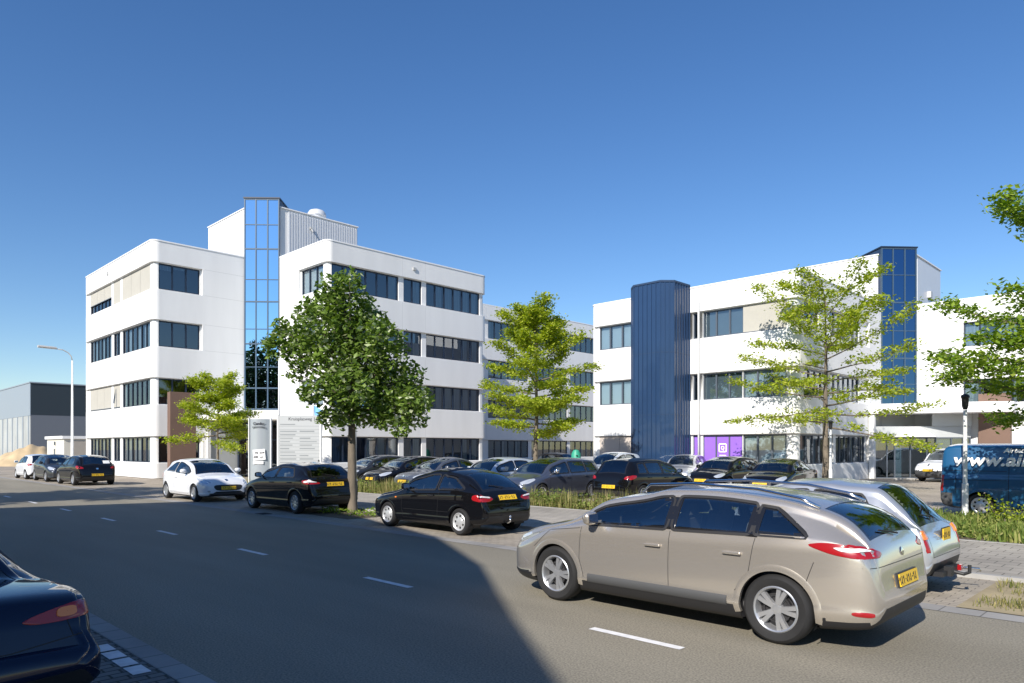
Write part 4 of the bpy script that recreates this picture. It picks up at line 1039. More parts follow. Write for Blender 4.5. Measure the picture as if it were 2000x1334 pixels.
# body families ----------------------------------------------------------
def hatch(L=4.0, W=1.70, H=1.46, hood=.93, cowl=1.02, xc=1.05, xf=1.95, xb=None, xt=None, belt0=.90, belt1=.96, zb=.17, R=.31, fo=.78, wb=2.52, tailz=.95, noseh=.70, doors=3, tail=.10, roofdrop=.10, arch=.055, rear_low=.42, **k):
    xb = xb or L-.52; xt = xt or L-.13
    d = dict(L=L, W=W, H=H, R=R, az=R, arch=[(fo, R+arch), (fo+wb, R+arch)], ws=(xc, xf), rw=(xb, xt),
        top=[(0, .46), (.012, .52), (.05, .60), (.13, noseh), (.40, noseh+(hood-noseh)*.55), (xc-.12, hood), (xc, cowl-.04), ((xc+xf)/2, cowl+(H-cowl)*.60), (xf-.05, H-.075), (xf+.25, H-.012), (xf+.7, H), (xb-.45, H-roofdrop*.35), (xb, H-roofdrop), ((xb+xt)/2, (H-roofdrop+tailz)/2+.05), (xt, tailz), (L-.06, tailz-.14), (L-.015, .62), (L, .56)],
        bot=[(0, .36), (.03, .27), (.12, .21), (.4, zb+.01), (1.2, zb), (L-1.0, zb), (L-.4, zb+.04), (L-.10, zb+.08), (L-.03, .32), (L, rear_low)],
        belt=[(0, .44), (.05, .55), (.3, .64), (xc-.25, belt0-.10), (xc+.3, belt0), (L*.55, (belt0+belt1)/2), (L-.5, belt1), (L-.12, belt1-.08), (L-.03, .60), (L, .50)],
        roofw=[(0, .9), (.4, .90), (xc-.1, .90), (xc+.2, .86), (xf, .77), (L*.6, .755), (xb, .75), (xt, .84), (L-.05, .93), (L, .93)])
    d.update(k); return d
def win_poly(sp, x0, x1, b=.045, t=.10, f0=0, f1=0):
    """side window between two x stations: follows the belt and the roof line"""
    L = sp['L']; be = lambda x: float(pchip(*zip(*sp['belt']), [x])[0]); to = lambda x: float(pchip(*zip(*sp['top']), [x])[0])-sp.get('crown', .055)
    xs = np.linspace(x0, x1, 7); lo = [(x, be(x)+b) for x in xs]; x0t, x1t = x0+f0, x1-f1; xs2 = np.linspace(x1t, x0t, 7)
    hi = [(x, max(to(x)-t, be(min(max(x, x0), x1))+b+.02)) for x in xs2]
    return lo+hi
P = dict(champagne=paint('paint_champagne', (.60, .55, .485), .72, .27), silver=paint('paint_silver', (.55, .57, .60), .65, .3), black=paint('paint_black', (.005, .005, .006), 0, .5),
    navy=paint('paint_navy', (.005, .010, .032), .2, .4), white=paint('paint_white', (.74, .76, .80), 0, .35), dkgrey=paint('paint_dark_grey', (.05, .055, .065), .6, .3),
    grey=paint('paint_grey', (.17, .18, .20), .7, .3), bluegrey=paint('paint_blue_grey', (.12, .135, .18), .65, .3), vanblue=paint('paint_van_blue', (.008, .088, .205), .15, .38), ltblue=paint('paint_pale', (.55, .60, .66), .3, .3))
PI = math.pi
# --- champagne estate driving away to the left
sp = hatch(L=4.47, W=1.80, H=1.425, hood=.96, cowl=1.03, xc=1.02, xf=2.08, belt0=.93, belt1=.99, R=.325, fo=.90, wb=2.70, tailz=1.03, noseh=.72, roofdrop=.135, wheel='five', xb=3.92, xt=4.33, arch=.05, glass='car_glass', sill=.30, crown=.045)
sp['side'] = [win_poly(sp, 1.38, 2.42, t=.07, b=.02), win_poly(sp, 2.48, 3.34, t=.07, b=.02), win_poly(sp, 3.38, 3.88, t=.085, b=.025, f1=.34)]
c = Car('moving_car', sp, P['champagne'], 'champagne silver estate car driving along the road, largest and nearest car', 'car', -4.26, 7.28, PI)
c.patch('tail_light', [(3.86, .86, .95), (4.02, .86, .99), (4.30, .82, .975), (4.46, .62, .955), (4.47, .50, .92), (4.46, .60, .87), (4.33, .80, .85), (4.10, .86, .88)], 'lamp_red', 'near')
c.patch('tail_light', [(3.86, .86, .95), (4.02, .86, .99), (4.30, .82, .975), (4.46, .62, .955), (4.47, .50, .92), (4.46, .60, .87), (4.33, .80, .85), (4.10, .86, .88)], 'lamp_red', 'near', sg=-1)
for sg in (1, -1):
    c.patch('lamp_insert', [(4.08, .945), (4.34, .94), (4.38, .915), (4.18, .905)], 'lamp_white', 'side', sg=sg, off=.014)
    c.patch('reflector', [(4.26, .84, .40), (4.42, .74, .40), (4.42, .74, .36), (4.26, .84, .36)], 'lamp_red', 'near', sg=sg)
    c.patch('headlight', [(.22, .72, .74), (.40, .82, .80), (.62, .86, .82), (.45, .86, .74), (.20, .80, .67), (.10, .62, .67)], 'lamp_clear', 'near', sg=sg)
    mb = MB(); pts = [(c.X(x), sg*y, z) for x, y, z in ((1.95, .60, 1.33), (2.06, .60, 1.415), (2.6, .61, 1.445), (3.3, .61, 1.415), (3.72, .60, 1.345), (3.90, .60, 1.27))]
    mb.tube(pts, [.016]*6, 8); mb.build('roof_rail', 'chrome', c.root, smooth=True)
for sg in (1, -1):
    for a, b_, zt_ in ((2.385, 2.515, 1.300), (3.30, 3.42, 1.250)): c.patch('pillar_trim', [(a, .975), (b_, .975), (b_, zt_), (a, zt_)], 'frit', 'side', sg=sg, off=.004, rnd=.02, it=1)
    c.patch('badge', [(sg*.05, .86), (0, .90), (-sg*.05, .86), (0, .82)], 'chrome', 'rear', off=.01, rnd=.05, it=1) if sg > 0 else None
c.seam([('side', [(1.35, .30), (1.28, .55), (1.30, .95)]), ('side', [(2.46, .28), (2.47, .96)]), ('side', [(3.20, .45), (3.34, .62), (3.40, .97)]), ('side', [(1.35, .285), (3.0, .285)]), ('side', [(3.86, .55), (3.95, .80)]), ('side', [(.55, .62), (.80, .84), (1.28, .90)]), ('rear', [(-.80, .78), (.80, .78)])])
for sg in (1, -1):
    mb = MB(); vs = []
    for x in np.linspace(1.40, 3.12, 16):
        h = c.ray_side(x, .39, sg); h2 = c.ray_side(x, .31, sg); vs += [h[0]+Vector((0, sg*.004, 0)), h[0]+Vector((0, sg*.016, -.02)), h2[0]+Vector((0, sg*.014, 0)), h2[0]+Vector((0, sg*-.01, -.02))]
    mb.add(vs, [(4*i+k, 4*i+k+1, 4*i+k+5, 4*i+k+4) for i in range(15) for k in range(3)])
    mb.build('side_moulding', 'dark_grey_plastic', c.body, smooth=True)
c.handles([(2.28, .80), (3.18, .81)]); c.mirror(1.50, .99); c.plate(.62, True); c.plate(.42, False); c.wiper(1.02, -.05)
c.patch('grille', [(-.45, .62), (.45, .62), (.50, .55), (-.50, .55)], 'black_plastic', 'front')
GAPS3 = lambda c, a, b, zl=.27: [('side', [(a, zl), (a-.06, .5), (a-.03, .90)]), ('side', [(b, zl), (b+.02, .55), (b+.06, .92)]), ('side', [(a, zl), (b, zl)])]
def lamps_near(c, name, pts, m, **k):
    for sg in (1, -1): c.patch(name, pts, m, 'near', sg=sg, **k)
# --- black three-door hatchback in the bay
sp = hatch(L=3.98, W=1.68, H=1.395, hood=.90, cowl=.98, xc=1.18, xf=2.08, xb=3.18, xt=3.80, belt0=.86, belt1=.93, R=.285, fo=.80, wb=2.52, tailz=.93, noseh=.64, roofdrop=.10, wheel='cap', arch=.05, glass='car_glass')
sp['side'] = [win_poly(sp, 1.50, 2.55, t=.09, b=.02), win_poly(sp, 2.63, 3.45, t=.10, b=.03, f1=.42)]
c = Car('parked_car', sp, P['black'], 'black three-door hatchback with silver hubcaps and tow hook, parked before the grass strip', 'car', -12.50, 10.56, PI)
lamps_near(c, 'tail_light', [(3.70, .80, .86), (3.92, .66, .86), (3.97, .46, .85), (3.98, .40, .78), (3.96, .52, .72), (3.89, .72, .71), (3.68, .81, .75)], 'lamp_red')
lamps_near(c, 'lamp_insert', [(3.87, .74, .845), (3.96, .50, .84), (3.96, .48, .80), (3.87, .74, .80)], 'lamp_white', off=.020)
lamps_near(c, 'headlight', [(.10, .40, .66), (.30, .60, .70), (.45, .74, .70), (.30, .76, .62), (.10, .58, .58), (.05, .42, .58)], 'lamp_clear')
c.seam(GAPS3(c, 1.42, 2.62)+[('side', [(1.42, .46), (3.0, .47)]), ('rear', [(-.76, .66), (.76, .66)])]); c.handles([(2.42, .80)], 'black_plastic'); c.mirror(1.62, .93); c.plate(.78, True, wd=.50); c.plate(.42, False); c.wiper(.99, -.05)
lamps_near(c, 'side_repeater', [(1.12, .84, .72), (1.18, .84, .72), (1.18, .84, .69), (1.12, .84, .69)], 'lamp_orange')
mb = MB(); mb.tube([(c.X(3.86), .10, .30), (c.X(4.05), .10, .27), (c.X(4.11), .10, .30), (c.X(4.11), .10, .38)], .02, 8); mb.lathe([(0, .43), (.022, .42), (.028, .40), (.02, .38)], (c.X(4.11), .10, 0), seg=12); mb.build('tow_hook', 'chrome', c.root, smooth=True)
# --- black five-door hatchback beside the big tree
sp = hatch(L=4.22, W=1.765, H=1.42, hood=.94, cowl=1.01, xc=1.08, xf=2.05, xb=3.46, xt=3.98, belt0=.92, belt1=1.00, R=.315, fo=.88, wb=2.60, tailz=1.02, noseh=.70, roofdrop=.06, wheel='multi', arch=.05, tintrear=True)
sp['side'] = [win_poly(sp, 1.40, 2.30, t=.085, b=.02), win_poly(sp, 2.38, 3.42, t=.09, b=.02, f1=.30)]
c = Car('parked_car', sp, P['black'], 'black five-door hatchback with alloy wheels, parked under the big tree behind the white hatchback', 'car', -19.45, 10.62, PI)
lamps_near(c, 'tail_light', [(3.82, .85, .93), (4.04, .80, .96), (4.18, .60, .93), (4.21, .45, .90), (4.20, .48, .85), (4.12, .72, .82), (3.90, .86, .84)], 'lamp_red')
lamps_near(c, 'lamp_insert', [(3.92, .85, .92), (4.14, .66, .92), (4.19, .52, .90), (4.12, .70, .87), (3.94, .85, .87)], 'lamp_white', off=.020)
lamps_near(c, 'headlight', [(.12, .55, .70), (.35, .74, .78), (.60, .84, .82), (.42, .84, .70), (.15, .72, .64)], 'lamp_clear')
c.seam(GAPS3(c, 1.32, 2.34)+[('side', [(2.34, .27), (3.10, .3), (3.22, .55), (3.5, .75), (3.55, 1.0)]), ('rear', [(-.78, .70), (.78, .70)])]); c.handles([(2.18, .84), (3.22, .86)]); c.mirror(1.48, 1.0); c.plate(.82, True); c.plate(.40, False); c.wiper(1.05, -.1)
mb = MB(); mb.lathe([(.03, 0), (.02, .03), (.004, .06)], (c.X(3.3), 0, 1.43)); mb.build('aerial', 'rubber', c.root)
# --- white hatchback facing right
sp = hatch(L=3.96, W=1.74, H=1.46, hood=.93, cowl=1.00, xc=1.02, xf=1.98, xb=3.35, xt=3.80, belt0=.91, belt1=.99, R=.30, fo=.80, wb=2.54, tailz=.98, noseh=.70, roofdrop=.08, wheel='ten', arch=.05)
sp['side'] = [win_poly(sp, 1.30, 2.45, t=.085, b=.02), win_poly(sp, 2.53, 3.30, t=.10, b=.03, f1=.38)]
c = Car('parked_car', sp, P['white'], 'white three-door hatchback facing right with dark grille, parked before the brown wall', 'car', -25.72, 10.40, 0)
lamps_near(c, 'headlight', [(.10, .52, .66), (.32, .66, .74), (.68, .80, .84), (.60, .84, .78), (.32, .82, .66), (.14, .68, .60)], 'lamp_clear')
c.patch('grille', [(-.42, .58), (.42, .58), (.50, .52), (.40, .38), (-.40, .38), (-.50, .52)], 'black_plastic', 'front'); c.patch('lower_intake', [(-.66, .31), (.66, .31), (.6, .255), (-.6, .255)], 'dark_grey_plastic', 'front')
lamps_near(c, 'fog_light', [(.06, .58, .40), (.10, .66, .40), (.10, .66, .34), (.06, .58, .34)], 'lamp_clear')
c.patch('badge', [(-.05, .76), (.05, .76), (.05, .70), (-.05, .70)], 'chrome', 'front')
lamps_near(c, 'tail_light', [(3.75, .80, .92), (3.92, .62, .92), (3.94, .50, .86), (3.86, .74, .72), (3.72, .82, .76)], 'lamp_red')
c.seam(GAPS3(c, 1.28, 2.50)+[('side', [(.50, .62), (1.0, .86)])]); c.handles([(2.32, .80)]); c.mirror(1.42, .99, out=.15); c.plate(.47, False, wd=.5); c.plate(.6, True)
mb = MB(); mb.tube([(c.X(1.06), -.5, .995), (c.X(1.10), 0, 1.045), (c.X(1.12), .25, 1.05)], .009, 6); mb.build('wiper', 'rubber', c.root)
# --- silver eighties-style hatch with tow bar, half behind the moving car
sp = hatch(L=3.60, W=1.58, H=1.40, hood=.88, cowl=.95, xc=.95, xf=1.62, xb=2.92, xt=3.44, belt0=.84, belt1=.90, R=.27, fo=.66, wb=2.38, tailz=.87, noseh=.64, roofdrop=.05, wheel='cap', arch=.05)
sp['side'] = [win_poly(sp, 1.20, 2.10, t=.085, b=.02), win_poly(sp, 2.17, 2.98, t=.09, b=.02, f1=.20)]
sp['plan'] = [(0, .55), (.03, .75), (.10, .86), (.3, .95), (.8, 1), (2.8, 1), (3.3, .985), (3.5, .95), (3.57, .90), (3.60, .82)]
c = Car('parked_car', sp, P['silver'], 'small silver angular hatchback with tow bar, parked beyond the moving estate', 'car', -4.2, 10.26, PI)
lamps_near(c, 'tail_light', [(3.52, .77, .86), (3.52, .66, .86), (3.58, .66, .56), (3.58, .76, .56)], 'lamp_red', rnd=.1)
lamps_near(c, 'lamp_insert', [(3.52, .77, .86), (3.52, .66, .86), (3.56, .66, .72), (3.55, .77, .72)], 'lamp_orange', off=.020, rnd=.1)
lamps_near(c, 'headlight', [(.05, .40, .62), (.05, .66, .62), (.05, .66, .50), (.05, .40, .50)], 'lamp_clear')
c.seam(GAPS3(c, 1.15, 2.14)+[('rear', [(-.62, .50), (.62, .50)]), ('rear', [(-.60, .50), (-.55, .98)]), ('rear', [(.60, .50), (.55, .98)])]); c.handles([(2.0, .76)], 'black_plastic'); c.mirror(1.30, .90, 'black_plastic'); c.plate(.72, True, wd=.34, ht=.16, y=-.1); c.wiper(.93, -.05, .3)
mb = MB(); mb.box(c.X(3.66), c.X(3.45), -.45, .45, .25, .31); mb.tube([(c.X(3.6), 0, .28), (c.X(3.78), 0, .25), (c.X(3.84), 0, .28), (c.X(3.84), 0, .37)], .022, 8); mb.box(c.X(3.70), c.X(3.62), .12, .26, .24, .36); ob_ = mb.build('tow_bar', 'black_plastic', c.root)
mb = MB(); mb.box(c.X(3.70), c.X(3.66), -.30, -.22, .26, .33); mb.build('reflector', 'lamp_red', ob_)
mb = MB(); mb.tube([(c.X(3.62), -.35, .28), (c.X(3.85), -.45, .27), (c.X(3.86), -.47, .24)], .014, 8); mb.build('trailer_hook', 'chrome', ob_, smooth=True)
# --- three cars at the left end of the bay
sp = hatch(L=4.28, W=1.80, H=1.48, hood=.95, cowl=1.02, xc=1.08, xf=2.0, xb=3.62, xt=4.08, belt0=.92, belt1=1.0, R=.31, fo=.90, wb=2.61, tailz=1.0, noseh=.72, roofdrop=.08, wheel='ten', arch=.05)
sp['side'] = [win_poly(sp, 1.38, 2.32, t=.085, b=.02), win_poly(sp, 2.40, 3.5, t=.09, b=.02, f1=.30)]
c = Car('parked_car', sp, P['black'], 'black hatchback with rear window sticker, rightmost of the row at the far left', 'car', -40.7, 10.45, PI)
lamps_near(c, 'tail_light', [(3.88, .86, .97), (4.14, .78, .97), (4.24, .60, .92), (4.24, .58, .82), (4.10, .80, .80), (3.92, .87, .86)], 'lamp_red'); c.plate(.52, True); c.wiper(1.02, -.1)
c.patch('window_sticker', [(-.62, 1.20), (-.32, 1.20), (-.32, 1.06), (-.62, 1.06)], 'paper', 'rear', it=1, rnd=.05); c.patch('badge', [(-.05, .86), (.05, .86), (.05, .78), (-.05, .78)], 'chrome', 'rear')
c.seam(GAPS3(c, 1.32, 2.36)+[('rear', [(-.78, .62), (.78, .62)])]); c.handles([(2.2, .82), (3.2, .84)]); c.mirror(1.46, 1.0)
lamps_near(c, 'headlight', [(.12, .55, .70), (.35, .74, .78), (.60, .84, .82), (.42, .84, .70), (.15, .72, .64)], 'lamp_clear')
sp = hatch(L=4.02, W=1.74, H=1.47, hood=.95, cowl=1.02, xc=1.0, xf=1.92, xb=3.4, xt=3.82, belt0=.91, belt1=.99, R=.30, fo=.82, wb=2.50, tailz=.98, noseh=.72, roofdrop=.08, wheel='multi', arch=.05)
sp['side'] = [win_poly(sp, 1.30, 2.2, t=.085, b=.02), win_poly(sp, 2.28, 3.3, t=.09, b=.02, f1=.30)]
c = Car('parked_car', sp, P['dkgrey'], 'dark grey hatchback facing right, between the black and white cars at the far left', 'car', -45.9, 10.45, 0)
lamps_near(c, 'headlight', [(.12, .50, .72), (.38, .66, .80), (.62, .80, .86), (.55, .83, .76), (.30, .80, .66), (.14, .66, .64)], 'lamp_clear'); c.patch('grille', [(-.45, .56), (.45, .56), (.38, .36), (-.38, .36)], 'black_plastic', 'front'); c.mirror(1.4, .99); c.plate(.5, False)
c.seam(GAPS3(c, 1.25, 2.24)); c.handles([(2.08, .82), (3.05, .84)])
sp = hatch(L=3.75, W=1.66, H=1.46, hood=.93, cowl=1.0, xc=.95, xf=1.8, xb=3.2, xt=3.6, belt0=.90, belt1=.97, R=.285, fo=.72, wb=2.40, tailz=.97, noseh=.70, roofdrop=.06, wheel='cap', arch=.05)
sp['side'] = [win_poly(sp, 1.22, 2.2, t=.085, b=.02), win_poly(sp, 2.28, 3.2, t=.09, b=.02, f1=.30)]
c = Car('parked_car', sp, P['white'], 'small white car showing its tail, leftmost of the row at the far left', 'car', -50.4, 10.35, PI)
lamps_near(c, 'tail_light', [(3.52, .79, .95), (3.68, .62, .95), (3.72, .52, .86), (3.62, .74, .78), (3.50, .80, .82)], 'lamp_red'); c.plate(.6, True); c.mirror(1.32, .97); c.handles([(2.1, .8)])
lamps_near(c, 'headlight', [(.10, .50, .70), (.32, .64, .78), (.52, .76, .80), (.30, .76, .66)], 'lamp_clear')
# --- midnight blue saloon, only its tail in the frame, near side of the street
sp = hatch(L=4.50, W=1.80, H=1.42, hood=.92, cowl=.99, xc=1.25, xf=2.2, xb=2.90, xt=3.55, belt0=.90, belt1=.97, R=.32, fo=.95, wb=2.60, tailz=1.04, noseh=.68, roofdrop=.03, wheel='five', arch=.05)
sp['top'] = sp['top'][:10]+[(2.75, 1.36), (2.9, 1.31), (3.25, 1.08), (3.55, .90), (3.9, .895), (4.18, .885), (4.30, .86), (4.36, .81), (4.385, .66), (4.40, .565), (4.46, .54), (4.49, .50), (4.5, .46)]
sp['belt'] = sp['belt'][:-4]+[(3.0, .90), (3.5, .84), (3.9, .84), (4.25, .81), (4.36, .72), (4.40, .52), (4.46, .48), (4.5, .42)]
sp['roofw'] = [(0, .9), (.4, .90), (1.15, .90), (1.5, .86), (2.2, .77), (3.0, .74), (3.60, .84), (3.85, .92), (4.5, .94)]
sp['side'] = [win_poly(sp, 1.60, 2.5, t=.085, b=.02), win_poly(sp, 2.58, 3.1, t=.09, b=.02, f1=.30)]
sp['plan'] = [(0, .50), (.03, .68), (.10, .80), (.25, .90), (.55, .97), (1.1, 1), (3.4, 1), (3.9, .975), (4.2, .93), (4.34, .88), (4.385, .87), (4.41, .92), (4.46, .89), (4.50, .78)]
c = Car('parked_car', sp, P['navy'], 'midnight blue saloon, only its rear corner showing at the bottom left', 'car', -7.30, .24, PI+R_(11))
for sg in (1, -1): c.patch('tail_light', [(sg*.83, .79), (sg*.72, .805), (sg*.58, .785), (sg*.44, .755), (sg*.36, .725), (sg*.44, .70), (sg*.60, .695), (sg*.82, .71)], 'lamp_red', 'rear')
for sg in (1, -1): c.patch('lamp_insert', [(sg*.70, .785), (sg*.58, .78), (sg*.57, .72), (sg*.70, .72)], 'lamp_orange', 'rear', off=.014)
c.seam([('rear', [(-.72, .60), (-.30, .56), (.30, .56), (.72, .60)]), ('rear', [(-.66, .60), (-.62, .76)]), ('rear', [(.66, .60), (.62, .76)])]+GAPS3(c, 1.6, 2.55)); c.plate(.62, True, wd=.42); c.mirror(1.7, .98); c.handles([(2.4, .82)])
# --- blue van in the car park, seen from the side
def van(L, W, H, R, fo, wb, nose):
    d = dict(L=L, W=W, H=H, R=R, az=R, van=1, arch=[(fo, R+.06), (fo+wb, R+.06)], ws=nose['ws'], rw=(L-.10, L-.03), norear=True, crown=.07,
        top=nose['top']+[(L-.35, H), (L-.12, H-.03), (L-.05, H-.10), (L-.02, H-.25), (L, H-.45)], bot=[(0, .42), (.04, .30), (.15, .24), (.6, .22), (L-.5, .22), (L-.06, .30), (L, .40)],
        belt=nose['belt']+[(L-.3, 1.12), (L-.05, 1.05), (L, .8)], roofw=[(0, .92), (.5, .9), (nose['ws'][0]+.2, .9), (nose['ws'][1], .86), (L, .87)],
        plan=[(0, .62), (.03, .78), (.10, .87), (.25, .93), (.6, .98), (1.1, 1), (L-.5, 1), (L-.12, .985), (L-.03, .965), (L, .93)])
    return d
sp = van(4.79, 1.84, 1.94, .32, .95, 2.92, dict(ws=(.90, 1.62), top=[(0, .55), (.02, .66), (.08, .85), (.3, .98), (.8, 1.08), (.9, 1.12), (1.3, 1.55), (1.62, 1.84), (1.9, 1.92), (2.4, 1.94)], belt=[(0, .48), (.05, .60), (.3, .8), (.8, 1.0), (1.2, 1.08), (2.4, 1.12)]))
sp.update(wheel='steel', side=[win_poly(sp, 1.25, 2.05, t=.10, b=.03)], trim=[(4.50, 4.9, 0, .62)], trim_mat='dark_grey_plastic', seatx=2.1)
YV = 21.75; xr_ = FX(1834, YV)
van1 = Car('parked_van', sp, P['vanblue'], 'dark blue panel van with white web address, behind the white pole', 'van', xr_+4.79/2+.02, YV+.92, 0)
c = van1; lamps_near(c, 'tail_light', [(4.70, .89, 1.10), (4.78, .84, 1.10), (4.78, .84, .66), (4.72, .90, .66)], 'lamp_red', rnd=.1)
c.seam([('side', [(2.15, .3), (2.15, 1.8)]), ('side', [(3.25, .3), (3.25, 1.8), (2.15, 1.8)]), ('side', [(3.3, 1.22), (4.6, 1.22)]), ('side', [(3.3, .98), (4.75, .98)]), ('side', [(4.42, .62), (4.42, 1.15)])], .012); c.handles([(2.2, .95)], 'black_plastic'); c.mirror(1.5, 1.25, 'black_plastic')
lamps_near(c, 'headlight', [(.06, .60, .82), (.20, .78, .84), (.28, .84, .80), (.12, .80, .66), (.05, .60, .66)], 'lamp_clear')
mw = face_matrix((c.X(4.49), -.936, 1.365), (1, 0, 0)); lettering('lettering', 'www.aircon', .44, 'van_letter', c.root, mw, shear=.22, bold=.012, align='LEFT', ext=.004, sx=1.12)
mw = face_matrix((c.X(3.36), -.905, 1.70), (1, 0, 0)); lettering('lettering', 'Airtechniek', .17, 'van_letter', c.root, mw, shear=.3, bold=.005, align='LEFT', ext=.004)
# --- small white van facing the street
sp = van(4.1, 1.72, 1.82, .30, .82, 2.70, dict(ws=(.95, 1.62), top=[(0, .62), (.02, .74), (.08, .92), (.3, 1.02), (.85, 1.12), (.95, 1.16), (1.3, 1.50), (1.62, 1.72), (1.9, 1.80), (2.4, 1.82)], belt=[(0, .55), (.05, .66), (.3, .85), (.8, 1.0), (1.2, 1.05), (2.4, 1.08)]))
sp.update(wheel='steel', side=[win_poly(sp, 1.3, 2.1, t=.10, b=.03)], trim=[(-.1, .55, 0, .62)], blackbumper=True, seatx=2.1, trim_mat='dark_grey_plastic')
x, y = at(1836, 37.6)
c = Car('parked_van', sp, P['white'], 'small white van facing the street, left of the blue van', 'van', x-.1, y+2.05, R_(-104)); c.plate(.62, False)
lamps_near(c, 'headlight', [(.08, .55, .86), (.25, .70, .98), (.42, .80, 1.0), (.25, .80, .82), (.10, .74, .78)], 'lamp_clear'); c.patch('badge', [(-.06, .98), (.06, .98), (.06, .86), (-.06, .86)], 'chrome', 'front'); c.mirror(1.4, 1.1, 'black_plastic')
# --- front row of the car park: noses towards the street (rot -90), one estate, one car tail first
def lot(px_name, sp, p, label, x, y, rot, lampset='modern', plate=True, rear=False):
    c = Car('parked_car', sp, P[p], label, 'car', x, y, rot, 'cars in the car park')
    lamps_near(c, 'headlight', [(.10, .50, .68), (.32, .64, .76), (.62, .78, .83), (.55, .83, .76), (.30, .80, .66), (.12, .66, .61)], 'lamp_clear')
    c.patch('grille', [(-.42, .60), (.42, .60), (.36, .42), (-.36, .42)], 'black_plastic', 'front')
    Lc = sp['L']; lamps_near(c, 'tail_light', [(Lc-.42, .86, .94), (Lc-.16, .80, .95), (Lc-.03, .60, .92), (Lc-.03, .56, .80), (Lc-.15, .80, .78), (Lc-.38, .86, .84)], 'lamp_red')
    c.plate(.5, False); c.mirror(sp['ws'][0]+.42, .99, 'chrome' if p == 'bluegrey' else None); c.seam(GAPS3(c, 1.32, 2.36)); c.handles([(2.2, .82), (3.2, .84)])
    return c
def spec(L=4.2, H=1.46, kind='hatch', W=1.74, wheel='multi', **k):
    if kind == 'estate': sp = hatch(L=L, W=W, H=H, xb=L-.50, xt=L-.14, roofdrop=.06, wb=2.66, fo=.88, R=.31, wheel=wheel, belt0=.91, belt1=.97, tailz=1.0, xc=1.05, xf=2.02, **k); sp['side'] = [win_poly(sp, 1.38, 2.30, t=.085, b=.02), win_poly(sp, 2.38, 3.22, t=.085, b=.02), win_poly(sp, 3.28, L-.55, t=.09, b=.02, f1=.14)]
    elif kind == 'saloon':
        sp = hatch(L=L, W=W, H=H, xb=L-1.50, xt=L-.85, roofdrop=.05, wb=2.66, fo=.88, R=.31, wheel=wheel, belt0=.90, belt1=.95, tailz=1.0, xc=1.12, xf=2.05, **k)
        sp['top'] = sp['top'][:11]+[(L-1.9, H-.02), (L-1.5, H-.07), (L-1.1, H-.25), (L-.85, 1.02), (L-.4, 1.0), (L-.14, .96), (L-.05, .82), (L-.015, .62), (L, .56)]; sp['side'] = [win_poly(sp, 1.42, 2.30, t=.085, b=.02), win_poly(sp, 2.38, L-1.0, t=.09, b=.02, f1=.45)]
    else: sp = hatch(L=L, W=W, H=H, wb=2.55, fo=.84, wheel=wheel, **k); sp['side'] = [win_poly(sp, 1.34, 2.28, t=.085, b=.02), win_poly(sp, 2.36, L-.72, t=.09, b=.02, f1=.30)]
    return sp
RN = -PI/2
e1 = lot('', spec(4.45, 1.48, 'estate'), 'bluegrey', 'blue-grey estate with chrome mirror caps, nose to the grass strip', -16.85, 19.0, RN)
lot('', spec(4.1, 1.47), 'ltblue', 'pale silver hatchback with white roof, left of the blue-grey estate', -19.9, 19.3, RN)
lot('', spec(4.4, 1.45, 'saloon'), 'grey', 'grey saloon between the pale hatchback and a black car', -22.9, 19.2, RN)
lot('', spec(4.2, 1.46), 'black', 'black car in the front row beside the grey saloon', -25.9, 19.6, RN)
lot('', spec(4.2, 1.48), 'dkgrey', 'dark car leftmost in the front row, behind the flagpole', -29.0, 20.0, RN)
c = lot('', spec(4.3, 1.48, 'estate', wheel='five', tintrear=True), 'black', 'black car tail first with yellow plate, right of the blue-grey estate', -14.15, 21.0, -RN); c.plate(.55, True)
lot('', spec(4.3, 1.47, 'hatch'), 'black', 'black hatchback with slanted headlights before the purple windows', *at(1418, 30.5), RN)
lot('', spec(4.5, 1.43, 'saloon'), 'black', 'black saloon left of the light green tree, near the ground floor windows', *at(1524, 27.5), RN+.1)
lot('', spec(4.3, 1.5, 'estate'), 'silver', 'silver car half hidden behind the tail-first black car', *at(1338, 37), RN+.3)
lot('', spec(4.1, 1.62, 'hatch'), 'ltblue', 'pale upright car showing only its roof before the beige screens', *at(1195, 37), RN)
lot('', spec(4.2, 1.5), 'black', 'dark car close to the rear wing beside the green bin', *at(1072, 50), PI)

